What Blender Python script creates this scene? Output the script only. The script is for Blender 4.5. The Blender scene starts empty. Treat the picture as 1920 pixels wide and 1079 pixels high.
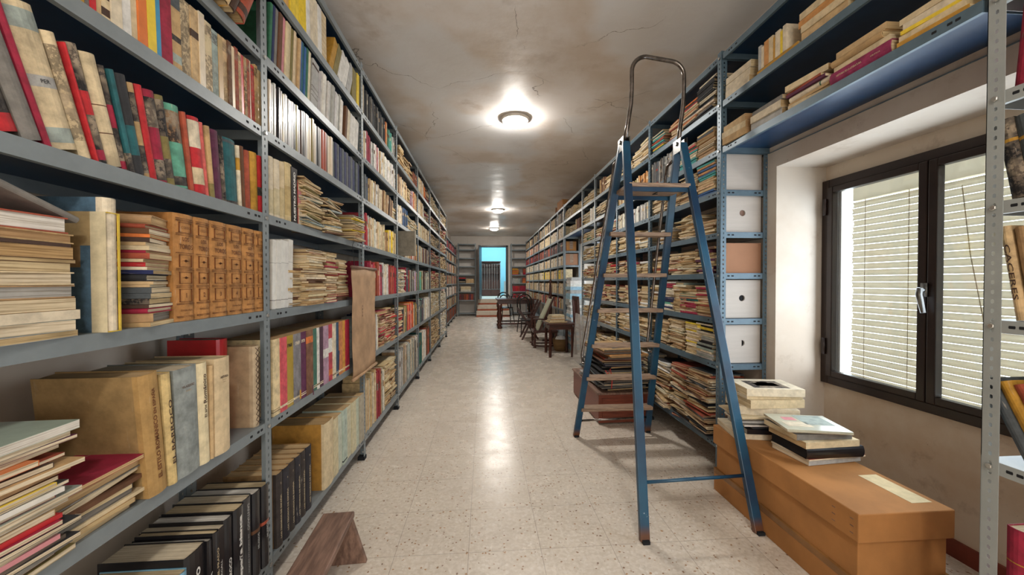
import bpy, math, random
from mathutils import Vector, Matrix
PI = math.pi
random.seed(11)
SC = bpy.context.scene
COL = SC.collection
def srgb(h):
    if isinstance(h, str): h = [int(h[i:i+2], 16) / 255 for i in (0, 2, 4)]
    return tuple((c / 12.92 if c <= .04045 else ((c + .055) / 1.055) ** 2.4) for c in h)

# ------------------------------------------------------------------ camera
CAM_H, F_PX, YAW, PITCH, ROLL = 1.17, 715.0, math.radians(4.19), math.radians(-.85), math.radians(-.135)
_f = Vector((math.sin(YAW) * math.cos(PITCH), math.cos(YAW) * math.cos(PITCH), math.sin(PITCH)))
_r = Vector((math.cos(YAW), -math.sin(YAW), 0)); _u = _r.cross(_f)
_r, _u = _r * math.cos(ROLL) + _u * math.sin(ROLL), _u * math.cos(ROLL) - _r * math.sin(ROLL)
cam = bpy.data.cameras.new('camera'); camo = bpy.data.objects.new('camera', cam); COL.objects.link(camo)
cam.sensor_width = 36; cam.lens = F_PX / 1920 * 36; cam.clip_start = .02; cam.clip_end = 100
camo.matrix_world = Matrix.Translation((0, 0, CAM_H)) @ Matrix((_r, _u, -_f)).transposed().to_4x4()
SC.camera = camo
def planeY(px, py, X):                        # where a sight line meets the plane of a shelf front
    d = _r * ((px - 960) / F_PX) - _u * ((py - 539.5) / F_PX) + _f
    return d.y * X / d.x
# ------------------------------------------------------------------ light
world = bpy.data.worlds.new('sky'); SC.world = world; world.use_nodes = True
bg = world.node_tree.nodes['Background']
bg.inputs[0].default_value = (.82, .92, 1, 1); bg.inputs[1].default_value = 3.6
SC.view_settings.view_transform = 'Standard'; SC.view_settings.look = 'None'
SC.view_settings.gamma = 1; SC.view_settings.use_curve_mapping = False
SC.view_settings.exposure = 1.17
SC.cycles.max_bounces = 14; SC.cycles.diffuse_bounces = 10; SC.cycles.sample_clamp_indirect = 6
LAMPS = [(.31, 3.76), (.31, 8.49), (.31, 11.43), (.31, -.95)]      # ceiling lamps of the room
LAMP_W = [120, 125, 95, 100]
def arealight(name, loc, rot, sx, sy, power, col):
    l = bpy.data.lights.new(name, 'AREA'); l.shape = 'RECTANGLE'; l.size = sx; l.size_y = sy
    l.energy = power; l.color = col
    o = bpy.data.objects.new(name, l); COL.objects.link(o); o.location = loc; o.rotation_euler = rot
    return o
CEIL = 2.78
# outdoor light falling through the window niches, and light of the room beyond the steps
arealight('daylight_fill', (1.93, 1.55, 1.15), (0, math.radians(90), 0), 1.0, 1.0, 6, (.80, .90, 1))
arealight('daylight_fill', (1.93, 6.0, 1.15), (0, math.radians(90), 0), 1.0, 1.0, 4, (.80, .90, 1))
arealight('daylight_fill', (.3, -2.5, 1.5), (math.radians(90), 0, 0), 2.6, 2.3, 30, (1, .96, .90))     # flat frontal fill added behind the viewer, no known opening there
arealight('daylight_fill', (.35, 15.6, 3.25), (0, 0, 0), 2.2, 1.6, 60, (.62, .86, 1))

# ------------------------------------------------------------------ mesh builder
class MB:
    def __init__(s): s.v = []; s.f = []; s.m = []; s.c = []
    def add(s, vs, fs, mat=0, col=(1, 1, 1), M=None):
        b = len(s.v)
        if M is not None: vs = [M @ Vector(p) for p in vs]
        s.v.extend([tuple(p) for p in vs])
        for i, f in enumerate(fs):
            s.f.append(tuple(b + k for k in f))
            s.m.append(mat[i] if isinstance(mat, list) else mat)
            s.c.append(col[i] if isinstance(col, list) else col)
    def box(s, a, b, mat=0, col=(1, 1, 1), M=None):
        x0, y0, z0 = a; x1, y1, z1 = b
        vs = [(x0,y0,z0),(x1,y0,z0),(x1,y1,z0),(x0,y1,z0),(x0,y0,z1),(x1,y0,z1),(x1,y1,z1),(x0,y1,z1)]
        s.add(vs, [(0,3,2,1),(4,5,6,7),(0,1,5,4),(1,2,6,5),(2,3,7,6),(3,0,4,7)], mat, col, M)
    def bar(s, p, q, w, h, mat=0, col=(1,1,1), up=(0,0,1), over=0):
        p = Vector(p); q = Vector(q); d = (q - p); L = d.length; d.normalize()
        sx = d.cross(Vector(up))
        if sx.length < 1e-4: sx = d.cross(Vector((0, 1, 0)))
        sx.normalize(); uz = sx.cross(d)
        M = Matrix((sx, d, uz)).transposed().to_4x4(); M.translation = p
        s.box((-w/2, -over, -h/2), (w/2, L + over, h/2), mat, col, M)
    def tube(s, pts, r, mat=0, col=(1,1,1), n=10, cap=True):
        pts = [Vector(p) for p in pts]; rs = r if isinstance(r, list) else [r] * len(pts)
        vs = []; fs = []; prev = None
        for i, p in enumerate(pts):
            d = (pts[min(i+1, len(pts)-1)] - pts[max(i-1, 0)]).normalized()
            if prev is None:
                a = d.cross(Vector((0, 0, 1)))
                if a.length < .05: a = d.cross(Vector((0, 1, 0)))
            else: a = prev - d * prev.dot(d)
            a.normalize(); prev = a; b = d.cross(a)
            for k in range(n):
                t = 2 * PI * k / n
                vs.append(p + (a * math.cos(t) + b * math.sin(t)) * rs[i])
        for i in range(len(pts) - 1):
            for k in range(n):
                k2 = (k + 1) % n
                fs.append((i*n+k, i*n+k2, (i+1)*n+k2, (i+1)*n+k))
        if cap:
            fs.append(tuple(range(n))[::-1]); fs.append(tuple((len(pts)-1)*n + k for k in range(n)))
        s.add(vs, fs, mat, col)
    def lathe(s, prof, c=(0,0,0), n=20, mat=0, col=(1,1,1)):
        vs = []; fs = []
        for r, z in prof:
            for k in range(n):
                t = 2*PI*k/n; vs.append((c[0] + r*math.cos(t), c[1] + r*math.sin(t), c[2] + z))
        for i in range(len(prof)-1):
            for k in range(n):
                k2 = (k+1) % n; fs.append((i*n+k, i*n+k2, (i+1)*n+k2, (i+1)*n+k))
        fs.append(tuple(range(n))[::-1]); fs.append(tuple((len(prof)-1)*n+k for k in range(n)))
        s.add(vs, fs, mat, col)
    def prism(s, poly, d0, d1, axis='y', mat=0, col=(1,1,1), M=None):
        n = len(poly)
        P = {'y': lambda a, b, d: (a, d, b), 'x': lambda a, b, d: (d, a, b), 'z': lambda a, b, d: (a, b, d)}[axis]
        vs = [P(a, b, d0) for a, b in poly] + [P(a, b, d1) for a, b in poly]
        s.add(vs, [tuple(range(n)), tuple(range(2*n-1, n-1, -1))] + [(i, i+n, (i+1)%n+n, (i+1)%n) for i in range(n)], mat, col, M)
    def mesh(s, name, mats):
        me = bpy.data.meshes.new(name); me.from_pydata(s.v, [], s.f)
        for m in mats: me.materials.append(m)
        me.polygons.foreach_set('material_index', s.m)
        at = me.color_attributes.new('Col', 'FLOAT_COLOR', 'CORNER')
        buf = []
        for f, c in zip(s.f, s.c):
            for _ in f: buf.extend((c[0], c[1], c[2], c[3] if len(c) > 3 else 0.0))
        at.data.foreach_set('color', buf)
        me.update(); return me
    def build(s, name, mats, parent=None, loc=None, fix=True):
        me = s.mesh(name, mats)
        if fix:
            import bmesh
            bm = bmesh.new(); bm.from_mesh(me); bmesh.ops.recalc_face_normals(bm, faces=bm.faces); bm.to_mesh(me); bm.free()
        o = bpy.data.objects.new(name, me); COL.objects.link(o)
        if parent: o.parent = parent
        if loc: o.location = loc
        return o
def bev(o, w=.003, seg=2):
    m = o.modifiers.new('bevel', 'BEVEL'); m.width = w; m.segments = seg; m.limit_method = 'ANGLE'; return o
def smooth(o):
    for p in o.data.polygons: p.use_smooth = True
    return o
def thing(name, label, cat, loc=(0,0,0), rz=0, group=None):
    o = bpy.data.objects.new(name, None); COL.objects.link(o); o.empty_display_size = .1
    o.location = loc; o.rotation_euler = (0, 0, rz)
    return tag(o, label, cat, group)
def tag(o, label=None, cat=None, group=None, kind=None):
    if label: o['label'] = label
    if cat: o['category'] = cat
    if group: o['group'] = group
    if kind: o['kind'] = kind
    return o

# ------------------------------------------------------------------ materials
def newmat(name):
    m = bpy.data.materials.new(name); m.use_nodes = True
    nt = m.node_tree; return m, nt, nt.nodes['Principled BSDF'], nt.nodes['Material Output']
def nd(nt, t, **kw):
    n = nt.nodes.new(t)
    for k, v in kw.items():
        if k in n.inputs: n.inputs[k].default_value = v
        else: setattr(n, k, v)
    return n
def lk(nt, a, b): nt.links.new(a, b)
def mixc(nt, fac, a, b, mode='MIX'):
    n = nt.nodes.new('ShaderNodeMix'); n.data_type = 'RGBA'; n.blend_type = mode
    for i, v in ((0, fac), (6, a), (7, b)):
        if hasattr(v, 'is_linked') or hasattr(v, 'links'): nt.links.new(v, n.inputs[i])
        elif isinstance(v, (int, float)): n.inputs[i].default_value = v
        else: n.inputs[i].default_value = (v[0], v[1], v[2], 1)
    return n.outputs[2]
def ramp(nt, x, stops):
    n = nt.nodes.new('ShaderNodeValToRGB'); e = n.color_ramp.elements
    while len(e) < len(stops): e.new(.5)
    for el, (p, c) in zip(e, stops):
        el.position = p; c = (c, c, c) if isinstance(c, (int, float)) else c
        el.color = (c[0], c[1], c[2], 1)
    nt.links.new(x, n.inputs[0]); return n.outputs[0]
def mth(nt, op, a, b=None):
    n = nt.nodes.new('ShaderNodeMath'); n.operation = op
    for i, v in enumerate((a, b)):
        if v is None: continue
        if isinstance(v, (int, float)): n.inputs[i].default_value = v
        else: nt.links.new(v, n.inputs[i])
    return n.outputs[0]
def noise(nt, vec, scale, detail=4, rough=.55, sc=None):
    if sc is not None:
        mp = nt.nodes.new('ShaderNodeMapping'); mp.inputs['Scale'].default_value = sc
        nt.links.new(vec, mp.inputs[0]); vec = mp.outputs[0]
    n = nd(nt, 'ShaderNodeTexNoise', Scale=scale, Detail=detail, Roughness=rough)
    nt.links.new(vec, n.inputs['Vector']); return n.outputs[0]
def coords(nt, which='Object'): return nt.nodes.new('ShaderNodeTexCoord').outputs[which]
def bump(nt, bs, h, s=.2, d=.002):
    b = nd(nt, 'ShaderNodeBump', Strength=s, Distance=d); nt.links.new(h, b.inputs['Height']); nt.links.new(b.outputs[0], bs.inputs['Normal'])
def attr_mat(name, rough, wear=.25, coat=0, scale=30, stripes=None, bmp=.15, spec=.4):
    m, nt, bs, out = newmat(name)
    an = nd(nt, 'ShaderNodeAttribute', attribute_name='Col'); a = an.outputs['Color']
    co = coords(nt)
    oi = nt.nodes.new('ShaderNodeObjectInfo')
    va = nt.nodes.new('ShaderNodeVectorMath'); va.operation = 'ADD'
    mv = nt.nodes.new('ShaderNodeMath'); mv.operation = 'MULTIPLY'; mv.inputs[1].default_value = 37
    lk(nt, oi.outputs['Random'], mv.inputs[0]); lk(nt, co, va.inputs[0]); lk(nt, mv.outputs[0], va.inputs[1])
    co2 = va.outputs[0]
    n1 = noise(nt, co2, scale, 5, .65)
    f = ramp(nt, n1, [(.35, 1 - wear), (.62, 1 + wear * .35)])
    if not stripes and wear > .15:
        mb_ = noise(nt, co2, 85, 5, .7); mk = ramp(nt, mb_, [(.44, 0), (.50, 1)])
        dk = mixc(nt, ramp(nt, noise(nt, co2, 18, 2), [(.45, 0), (.6, 1)]), (.014, .012, .012), (.30, .24, .17))
        fac = mth(nt, 'MULTIPLY', mk, an.outputs['Alpha']); a = mixc(nt, fac, a, dk)
        sc_ = noise(nt, co2, 1, 3, .7, sc=(60, 60, 9)); a = mixc(nt, ramp(nt, sc_, [(.66, 0), (.72, wear * 1.1)]), a, (.50, .44, .36))
    c = mixc(nt, 1.0, a, f, 'MULTIPLY')
    if stripes:
        n2 = noise(nt, co2, 1, 2, .6, sc=stripes)
        c = mixc(nt, 1.0, c, ramp(nt, n2, [(.3, (.50, .44, .36)), (.55, (1.02, 1.0, .97))]), 'MULTIPLY')
        bump(nt, bs, n2, .5, .001)
    elif bmp: bump(nt, bs, noise(nt, co2, 400, 3), bmp, .0006)
    lk(nt, c, bs.inputs['Base Color']); bs.inputs['Roughness'].default_value = rough
    bs.inputs['Specular IOR Level'].default_value = spec
    if coat: bs.inputs['Coat Weight'].default_value = coat; bs.inputs['Coat Roughness'].default_value = .12
    return m
M_CLOTH = attr_mat('worn_book_cloth', .72, .35)
M_GLOSS = attr_mat('laminated_cover', .32, .12, coat=.35, bmp=0)
M_PAPER = attr_mat('cover_paper', .8, .22)
M_PAGES = attr_mat('page_edges', .9, .12, stripes=(6, 420, 6), scale=14)
M_PAGEZ = attr_mat('page_edges_of_stack', .9, .12, stripes=(6, 6, 420), scale=14)
M_INK = attr_mat('ink', .6, .1, bmp=0)
BOOKM = [M_CLOTH, M_GLOSS, M_PAPER, M_PAGES, M_INK]
STUFFM = [M_CLOTH, M_GLOSS, M_PAPER, M_PAGES, M_PAGEZ]
M_FLAT = attr_mat('plain_coat', .6, .15, scale=12)
def simple(name, col, rough=.5, metal=0, wear=.15, scale=8, spec=.5, bmp=0, sc=None, cols=None):
    m, nt, bs, out = newmat(name); co = coords(nt)
    n1 = noise(nt, co, scale, 6, .6, sc=sc)
    c2 = cols or tuple(x * (1 - wear) for x in col)
    c = ramp(nt, n1, [(.38, c2), (.62, col)])
    lk(nt, c, bs.inputs['Base Color']); bs.inputs['Roughness'].default_value = rough
    bs.inputs['Metallic'].default_value = metal; bs.inputs['Specular IOR Level'].default_value = spec
    if bmp: bump(nt, bs, n1, bmp, .003)
    return m
M_RACK = simple('grey_blue_rack_paint', srgb('7b8488'), .42, .1, .10, 20)
M_RACKU = simple('shaded_shelf_underside', srgb('1b3c5e'), .33, .1, .2, 10)  # shelf undersides: shade painted in as a deeper blue than the lips
M_RACKB = simple('blue_rack_paint', srgb('566c7a'), .42, .15, .15, 20)
M_RACKL = simple('light_grey_rack_paint', srgb('9aa09f'), .5, .1, .08, 14)
M_HOLE = simple('slot_shadow', (.006, .007, .01), .9)
M_BOLT = simple('zinc_bolt', srgb('c8c8c4'), .3, .9)
M_WOODL = simple('pale_step_wood', srgb('a38a74'), .7, 0, .45, 6, sc=(2, 30, 30), bmp=.2, cols=srgb('6f5a4a'))
M_WOODD = simple('dark_red_wood', srgb('4a2318'), .35, 0, .5, 5, sc=(3, 3, 20))
M_WOODM = simple('brown_board_wood', srgb('86695a'), .6, 0, .35, 5, sc=(12, 1.5, 5), bmp=.2, cols=srgb('624a3e'))
M_WOODC = simple('chest_wood', srgb('7c3a24'), .45, 0, .4, 5, sc=(2, 20, 20))
M_BLACK = simple('black_wood', srgb('120d0c'), .35)
M_CARD = simple('brown_cardboard', srgb('ab7640'), .85, 0, .2, 5, bmp=.1)
M_CARDP = simple('pinkish_board', srgb('9c7257'), .85, 0, .1, 6)
M_WHITEB = simple('white_box_board', srgb('b9b3ad'), .8, 0, .07, 4, sc=(1, 1, 12))
M_KRAFT = simple('kraft_scroll', srgb('b3916f'), .8, 0, .3, 9, bmp=.3)
M_FRAME = simple('dark_brown_frame', srgb('2a1c17'), .35, .1, .3, 12)
M_CHROME = simple('tarnished_steel', srgb('8c8580'), .25, .95, .5, 30)
M_STEEL = simple('bright_steel', srgb('7d7d7b'), .3, 1, .2, 30)

# chipped blue ladder paint
M_LAD, nt, bs, out = newmat('chipped_blue_ladder_paint')
co = coords(nt)
n1 = noise(nt, co, 30, 8, .7); n2 = noise(nt, co, 3.5, 4)
c = mixc(nt, ramp(nt, n2, [(.4, 0), (.62, 1)]), srgb('174a66'), srgb('15304a'))
c = mixc(nt, ramp(nt, n1, [(.67, 0), (.70, 1)]), c, srgb('b9c2c4'))
g = nd(nt, 'ShaderNodeSeparateXYZ'); lk(nt, nt.nodes.new('ShaderNodeNewGeometry').outputs['Position'], g.inputs[0])
c = mixc(nt, ramp(nt, g.outputs['Z'], [(.03, 1), (.07, 0)]), c, srgb('5e3a26'))
lk(nt, c, bs.inputs['Base Color']); bs.inputs['Roughness'].default_value = .38

# terrazzo floor
M_FLOOR, nt, bs, out = newmat('terrazzo_tiles')
co = coords(nt); sep = nd(nt, 'ShaderNodeSeparateXYZ'); lk(nt, co, sep.inputs[0])
TS = .3143
def joint(nt, v, off):
    fr = mth(nt, 'FRACT', mth(nt, 'DIVIDE', mth(nt, 'SUBTRACT', v, off), TS))
    return mth(nt, 'LESS_THAN', mth(nt, 'SUBTRACT', .5, mth(nt, 'ABSOLUTE', mth(nt, 'SUBTRACT', fr, .5))), .0042)
jx = joint(nt, sep.outputs['X'], -.385 + TS * 20 * -1); jy = joint(nt, sep.outputs['Y'], 1.639 - TS * 30)
base = mixc(nt, ramp(nt, noise(nt, co, 55, 3), [(.40, 0), (.60, 1)]), srgb('cabfb0'), srgb('d7cec1'))
base = mixc(nt, ramp(nt, noise(nt, co, 2.2, 3), [(.35, 0), (.7, .35)]), base, srgb('b8ada2'))
vo = nd(nt, 'ShaderNodeTexVoronoi', Scale=62); vo.inputs['Randomness'].default_value = 1
wp = noise(nt, co, 30, 2); va = nt.nodes.new('ShaderNodeMix'); va.data_type = 'VECTOR'; va.inputs[0].default_value = .02
lk(nt, co, va.inputs[4]); lk(nt, nt.nodes[wp.node.name].outputs[1], va.inputs[5]); lk(nt, va.outputs[1], vo.inputs['Vector'])
sepc = nd(nt, 'ShaderNodeSeparateColor'); lk(nt, vo.outputs['Color'], sepc.inputs[0])
chip = mth(nt, 'MULTIPLY', mth(nt, 'LESS_THAN', vo.outputs['Distance'], .28), mth(nt, 'GREATER_THAN', sepc.outputs[0], .80))
wchip = mth(nt, 'MULTIPLY', mth(nt, 'LESS_THAN', vo.outputs['Distance'], .42), mth(nt, 'LESS_THAN', sepc.outputs[0], .28))
base = mixc(nt, mth(nt, 'MULTIPLY', wchip, .55), base, srgb('dcd5cc'))
chc = mixc(nt, sepc.outputs[1], srgb('6a4a34'), srgb('a87f55'))
base = mixc(nt, mth(nt, 'MULTIPLY', chip, .85), base, chc)
vo2 = nd(nt, 'ShaderNodeTexVoronoi', Scale=34); lk(nt, va.outputs[1], vo2.inputs['Vector'])
sc2 = nd(nt, 'ShaderNodeSeparateColor'); lk(nt, vo2.outputs['Color'], sc2.inputs[0])
big = mth(nt, 'MULTIPLY', mth(nt, 'LESS_THAN', vo2.outputs['Distance'], .2), mth(nt, 'GREATER_THAN', sc2.outputs[0], .93))
base = mixc(nt, mth(nt, 'MULTIPLY', big, .4), base, srgb('8a6238'))
base = mixc(nt, mth(nt, 'MULTIPLY', mth(nt, 'MAXIMUM', jx, jy), .6), base, srgb('84786c'))
lk(nt, base, bs.inputs['Base Color'])
lk(nt, ramp(nt, noise(nt, co, 6, 4), [(.3, .20), (.7, .33)]), bs.inputs['Roughness'])
bs.inputs['Specular IOR Level'].default_value = .55

# grimy plaster
def plaster(name, c0, c1, dirt, rough, sheen=False, scale=1.0, crk=.7):
    m, nt, bs, out = newmat(name); co = coords(nt)
    a = noise(nt, co, .8 * scale, 6, .6); b = noise(nt, co, 2.4 * scale, 8, .68)
    c = mixc(nt, ramp(nt, a, [(.43, 0), (.57, 1)]), c0, c1)
    c = mixc(nt, ramp(nt, b, [(.56, 0), (.80, .75)]), c, dirt)
    if sheen: c = mixc(nt, ramp(nt, noise(nt, co, .55, 4, .5), [(.55, 0), (.60, .7)]), c, srgb('d9dcdf'))
    vo = nd(nt, 'ShaderNodeTexVoronoi', Scale=.9 * scale); vo.feature = 'DISTANCE_TO_EDGE'
    w = nt.nodes.new('ShaderNodeMix'); w.data_type = 'VECTOR'; w.inputs[0].default_value = .22
    nn = nd(nt, 'ShaderNodeTexNoise', Scale=3.0 * scale, Detail=6); lk(nt, co, nn.inputs['Vector'])
    lk(nt, co, w.inputs[4]); lk(nt, nn.outputs[1], w.inputs[5]); lk(nt, w.outputs[1], vo.inputs['Vector'])
    cr = mth(nt, 'MULTIPLY', mth(nt, 'LESS_THAN', vo.outputs['Distance'], .0013), ramp(nt, noise(nt, co, 1.6 * scale, 2), [(.5, 0), (.56, crk)]))
    c = mixc(nt, cr, c, tuple(x * .35 for x in dirt))
    sp = noise(nt, co, 45, 3, .7)
    c = mixc(nt, mth(nt, 'MULTIPLY', ramp(nt, sp, [(.70, 0), (.74, 1)]), ramp(nt, b, [(.45, 0), (.6, .6)])), c, tuple(x * .4 for x in dirt))
    lk(nt, c, bs.inputs['Base Color'])
    if sheen:
        lk(nt, ramp(nt, noise(nt, co, 1.3, 5, .6), [(.40, .30), (.62, .62)]), bs.inputs['Roughness'])
        bs.inputs['Specular IOR Level'].default_value = .5
        bump(nt, bs, noise(nt, co, 5, 6, .55), .35, .012)
    else:
        bs.inputs['Roughness'].default_value = rough; bump(nt, bs, b, .25, .004)
    return m
M_CEIL = plaster('grimy_ceiling_plaster', srgb('dcd7d3'), srgb('cabeb1'), srgb('a08c76'), .5, True)
M_WALL = plaster('stained_white_plaster', srgb('c9c0b4'), srgb('bfb2a3'), srgb('8f7a66'), .85, scale=1.6, crk=.0)
M_WALLC = plaster('clean_white_plaster', srgb('d2cdc6'), srgb('c8c2ba'), srgb('b5aca2'), .85)
M_WALLS = plaster('scuffed_niche_plaster', srgb('cfc4b4'), srgb('c4b29c'), srgb('7a6048'), .85, scale=2.6, crk=.0)
M_CYAN = simple('pale_cyan_wall', srgb('8cc0cc'), .8, 0, .05, 1)
M_BASE = simple('red_tile_skirting', srgb('7a3424'), .5, 0, .3, 8)
M_STONE = simple('pale_step_stone', srgb('cbbfae'), .5, 0, .12, 8)
M_RISER = simple('terracotta_riser', srgb('a4512f'), .5, 0, .2, 8)
M_GLASS, nt, bs, out = newmat('window_glass')
tr = nd(nt, 'ShaderNodeBsdfTransparent', Color=(.96, .98, .97, 1)); gl = nd(nt, 'ShaderNodeBsdfGlossy', Roughness=.03)
mx = nt.nodes.new('ShaderNodeMixShader'); mx.inputs[0].default_value = .07
lk(nt, tr.outputs[0], mx.inputs[1]); lk(nt, gl.outputs[0], mx.inputs[2]); lk(nt, mx.outputs[0], out.inputs[0])
M_SLAT, nt, bs, out = newmat('cream_blind_slats')
df = nd(nt, 'ShaderNodeBsdfDiffuse', Color=(*srgb('d3c8b2'), 1)); tl = nd(nt, 'ShaderNodeBsdfTranslucent', Color=(.70, .66, .58, 1))
mx = nt.nodes.new('ShaderNodeMixShader'); mx.inputs[0].default_value = .42
lk(nt, df.outputs[0], mx.inputs[1]); lk(nt, tl.outputs[0], mx.inputs[2]); lk(nt, mx.outputs[0], out.inputs[0])
M_ACRYL, nt, bs, out = newmat('clear_plastic_sheet')
bs.inputs['Base Color'].default_value = (.75, .72, .68, 1); bs.inputs['Roughness'].default_value = .12; bs.inputs['Alpha'].default_value = .38
def emis(name, col, st):
    m, nt, bs, out = newmat(name); bs.inputs['Base Color'].default_value = (.9, .9, .88, 1)
    bs.inputs['Emission Color'].default_value = (*col, 1); bs.inputs['Emission Strength'].default_value = st; return m

# ------------------------------------------------------------------ room shell
WL, WR, NEAR, FAR = -1.16, 1.68, -2.6, 13.5
def struct(name, boxes, mat):
    mb = MB()
    for a, b in boxes: mb.box(a, b)
    return tag(mb.build(name, [mat]), kind='structure')
struct('floor', [((-3, NEAR - .2, -.1), (3, FAR + .3, 0))], M_FLOOR)
struct('ceiling', [((-3, NEAR - .2, CEIL), (3, FAR + .3, CEIL + .15))], M_CEIL)
struct('wall_left', [((WL - .3, NEAR, 0), (WL, FAR, CEIL))], M_WALL)
NI = [(.93, 2.085), (5.33, 6.62)]            # two niches to the floor with a window in each
XO = 1.985; ZS = 1.83; WZ = (.585, 1.745)
bx = []; y = NEAR; nich = []
for a, b in NI:
    bx += [((WR, y, 0), (XO + .12, a, CEIL)), ((WR, a, ZS), (XO + .12, b, CEIL))]
    struct('wall_niche_%d' % (len(nich) + 1), [((XO, a, 0), (XO + .11, b, WZ[0])), ((XO, a, WZ[1]), (XO + .11, b, ZS))], M_WALLS); nich.append(a)
    y = b
bx.append(((WR, y, 0), (XO + .12, FAR, CEIL)))
struct('wall_right', bx, M_WALL)
struct('wall_near', [((WL, NEAR - .2, 0), (WR + .4, NEAR, CEIL))], M_WALLC)
DX0, DX1, DZ0, DZ1 = -.14, .80, .575, 2.41
struct('wall_far', [((WL, FAR, 0), (DX0, FAR + .25, CEIL)), ((DX1, FAR, 0), (WR + .4, FAR + .25, CEIL)),
                    ((DX0, FAR, DZ1), (DX1, FAR + .25, CEIL)), ((DX0, FAR, 0), (DX1, FAR + .25, DZ0))], M_WALLC)
for i, (a, b) in enumerate(NI):
    struct('trim_%d' % (i + 1), [((XO - .012, a, 0), (XO, b, .075)), ((WR, b - .012, 0), (XO - .012, b, .075))], M_BASE)
# the pale blue room up the steps
struct('wall_beyond', [((-1.3, 17.2, .4), (2.4, 17.4, 3.4)), ((-1.5, FAR + .25, .4), (-1.3, 17.4, 3.4)), ((2.4, FAR + .25, .4), (2.6, 17.4, 3.4)),
                       ((-1.5, FAR + .25, CEIL), (2.6, FAR + .27, 3.4))], M_CYAN)
struct('ceiling_beyond', [((-1.5, FAR + .1, 3.4), (2.6, 17.4, 3.5))], M_CYAN)
struct('floor_beyond', [((-1.5, FAR + .25, .4), (2.6, 17.4, DZ0))], M_STONE)
mb = MB()
for k in range(3):
    z = DZ0 * (3 - k) / 3; y1 = FAR - k * .24; h = DZ0 / 3
    mb.box((DX0 - .06 - .03 * k, y1 - .24, 0), (DX1 + .02 + .03 * k, y1 if k else FAR - .001, z), 0)
    mb.box((DX0 - .06 - .03 * k, y1 - .245, z - h), (DX1 + .02 + .03 * k, y1 - .24, z - h + .055), 1)
st = tag(mb.build('trim_3', [M_STONE, M_RISER]), kind='structure')
tr4 = MB()
tr4.box((DX0 - .05, FAR - .02, DZ0), (DX0 + .02, FAR + .26, DZ1 + .05)); tr4.box((DX1 - .02, FAR - .02, DZ0), (DX1 + .05, FAR + .26, DZ1 + .05))
tr4.box((DX0 - .05, FAR - .02, DZ1), (DX1 + .05, FAR + .26, DZ1 + .05)); tag(tr4.build('trim_4', [M_BLACK]), kind='structure')
mb = MB(); mb.box((DX0 + .02, FAR - .75, DZ0 + .01), (DX0 + .06, FAR - .02, DZ1 - .01))
mb.v = [(x - (FAR - .02 - y) * .10, y, z) for x, y, z in mb.v]
tag(mb.build('door_1', [M_FRAME]), kind='structure')

def window(n, y0, y1):
    x = XO; z0, z1 = WZ; ym = (y0 + y1) / 2; ft = .045
    mb = MB()
    for a, b in (((x-.03, y0, z0), (x+.05, y0+ft, z1)), ((x-.03, y1-ft, z0), (x+.05, y1, z1)),
                 ((x-.03, y0+ft, z0), (x+.05, y1-ft, z0+ft)), ((x-.03, y0+ft, z1-ft), (x+.05, y1-ft, z1))): mb.box(a, b)
    w = tag(mb.build('window_%d' % n, [M_FRAME]), kind='structure'); bev(w, .004)
    for s, (a, b) in enumerate(((y0+ft+.002, ym-.002), (ym+.002, y1-ft-.002))):
        mb = MB(); t = .035
        for p, q in (((x-.045, a, z0+ft+.002), (x-.008, a+t, z1-ft-.002)), ((x-.045, b-t, z0+ft+.002), (x-.008, b, z1-ft-.002)),
                     ((x-.045, a+t, z0+ft+.002), (x-.008, b-t, z0+ft+t)), ((x-.045, a+t, z1-ft-t), (x-.008, b-t, z1-ft-.002))): mb.box(p, q)
        sh = bev(mb.build('window_sash', [M_FRAME], w), .004)
        mb = MB(); mb.box((x-.024, a+t, z0+ft+t), (x-.020, b-t, z1-ft-t)); mb.build('pane', [M_GLASS], sh)
    mb = MB(); hx = x - .075
    mb.box((x-.056, ym-.01, 1.10), (x-.045, ym+.014, 1.16)); mb.tube([(x-.056, ym, 1.13), (hx, ym, 1.13)], .009)
    mb.tube([(hx, ym, 1.14), (hx, ym+.004, 1.11), (hx+.004, ym-.01, 1.03)], [.011, .012, .009])
    smooth(mb.build('window_handle', [M_STEEL], w))
    for zz in (z0 + .17, z1 - .2):
        mb = MB(); mb.tube([(x-.05, y1-ft+.004, zz), (x-.05, y1-ft+.004, zz+.09)], .010); smooth(mb.build('hinge', [M_FRAME], w))
    # roller shutter outside the glass, one curtain of slats
    bl = thing('window_shutter', 'cream slatted blind lowered outside the %s window, light between its slats' % ('nearer, large' if n == 1 else 'farther, half-hidden'), 'blind', (x + .11, ym, z0))
    mb = MB(); k = 0; z = .03; L = (y1 - y0) / 2
    while z < z1 - z0 - .13:
        h = .0312
        pr = [(-.006, z), (.003, z + h*.25), (.006, z + h*.5), (.003, z + h*.75), (-.006, z + h), (-.010, z + h), (-.003, z + h*.5), (-.010, z)]
        sag = .004 * math.sin(k * 1.7)
        mb.prism(pr, -L + .07, L - .058 + sag, 'y', M=None); z += .0345; k += 1
    b = mb.build('slat_curtain', [M_SLAT], bl)
    mb = MB(); mb.box((-.02, -L + .03, z1 - z0 - .125), (.02, L - .07, z1 - z0 - .03)); mb.build('shutter_header', [M_SLAT], bl)
    for yy in (-L*.55, L*.35, L*.75):
        mb = MB(); mb.tube([(-.014, yy, .05), (-.014, yy, z1 - z0 - .1)], .0018, n=5); mb.build('ladder_cord', [M_SLAT], bl)
    if n == 1:
        mb = MB(); mb.tube([(-.03, -.03, 1.0), (-.028, -.06, .7), (-.03, -.12, .35), (-.03, -.14, .12)], .002, n=5); mb.build('pull_cord', [M_SLAT], bl)
window(1, 1.0, 2.08); window(2, 5.42, 6.56)

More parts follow.
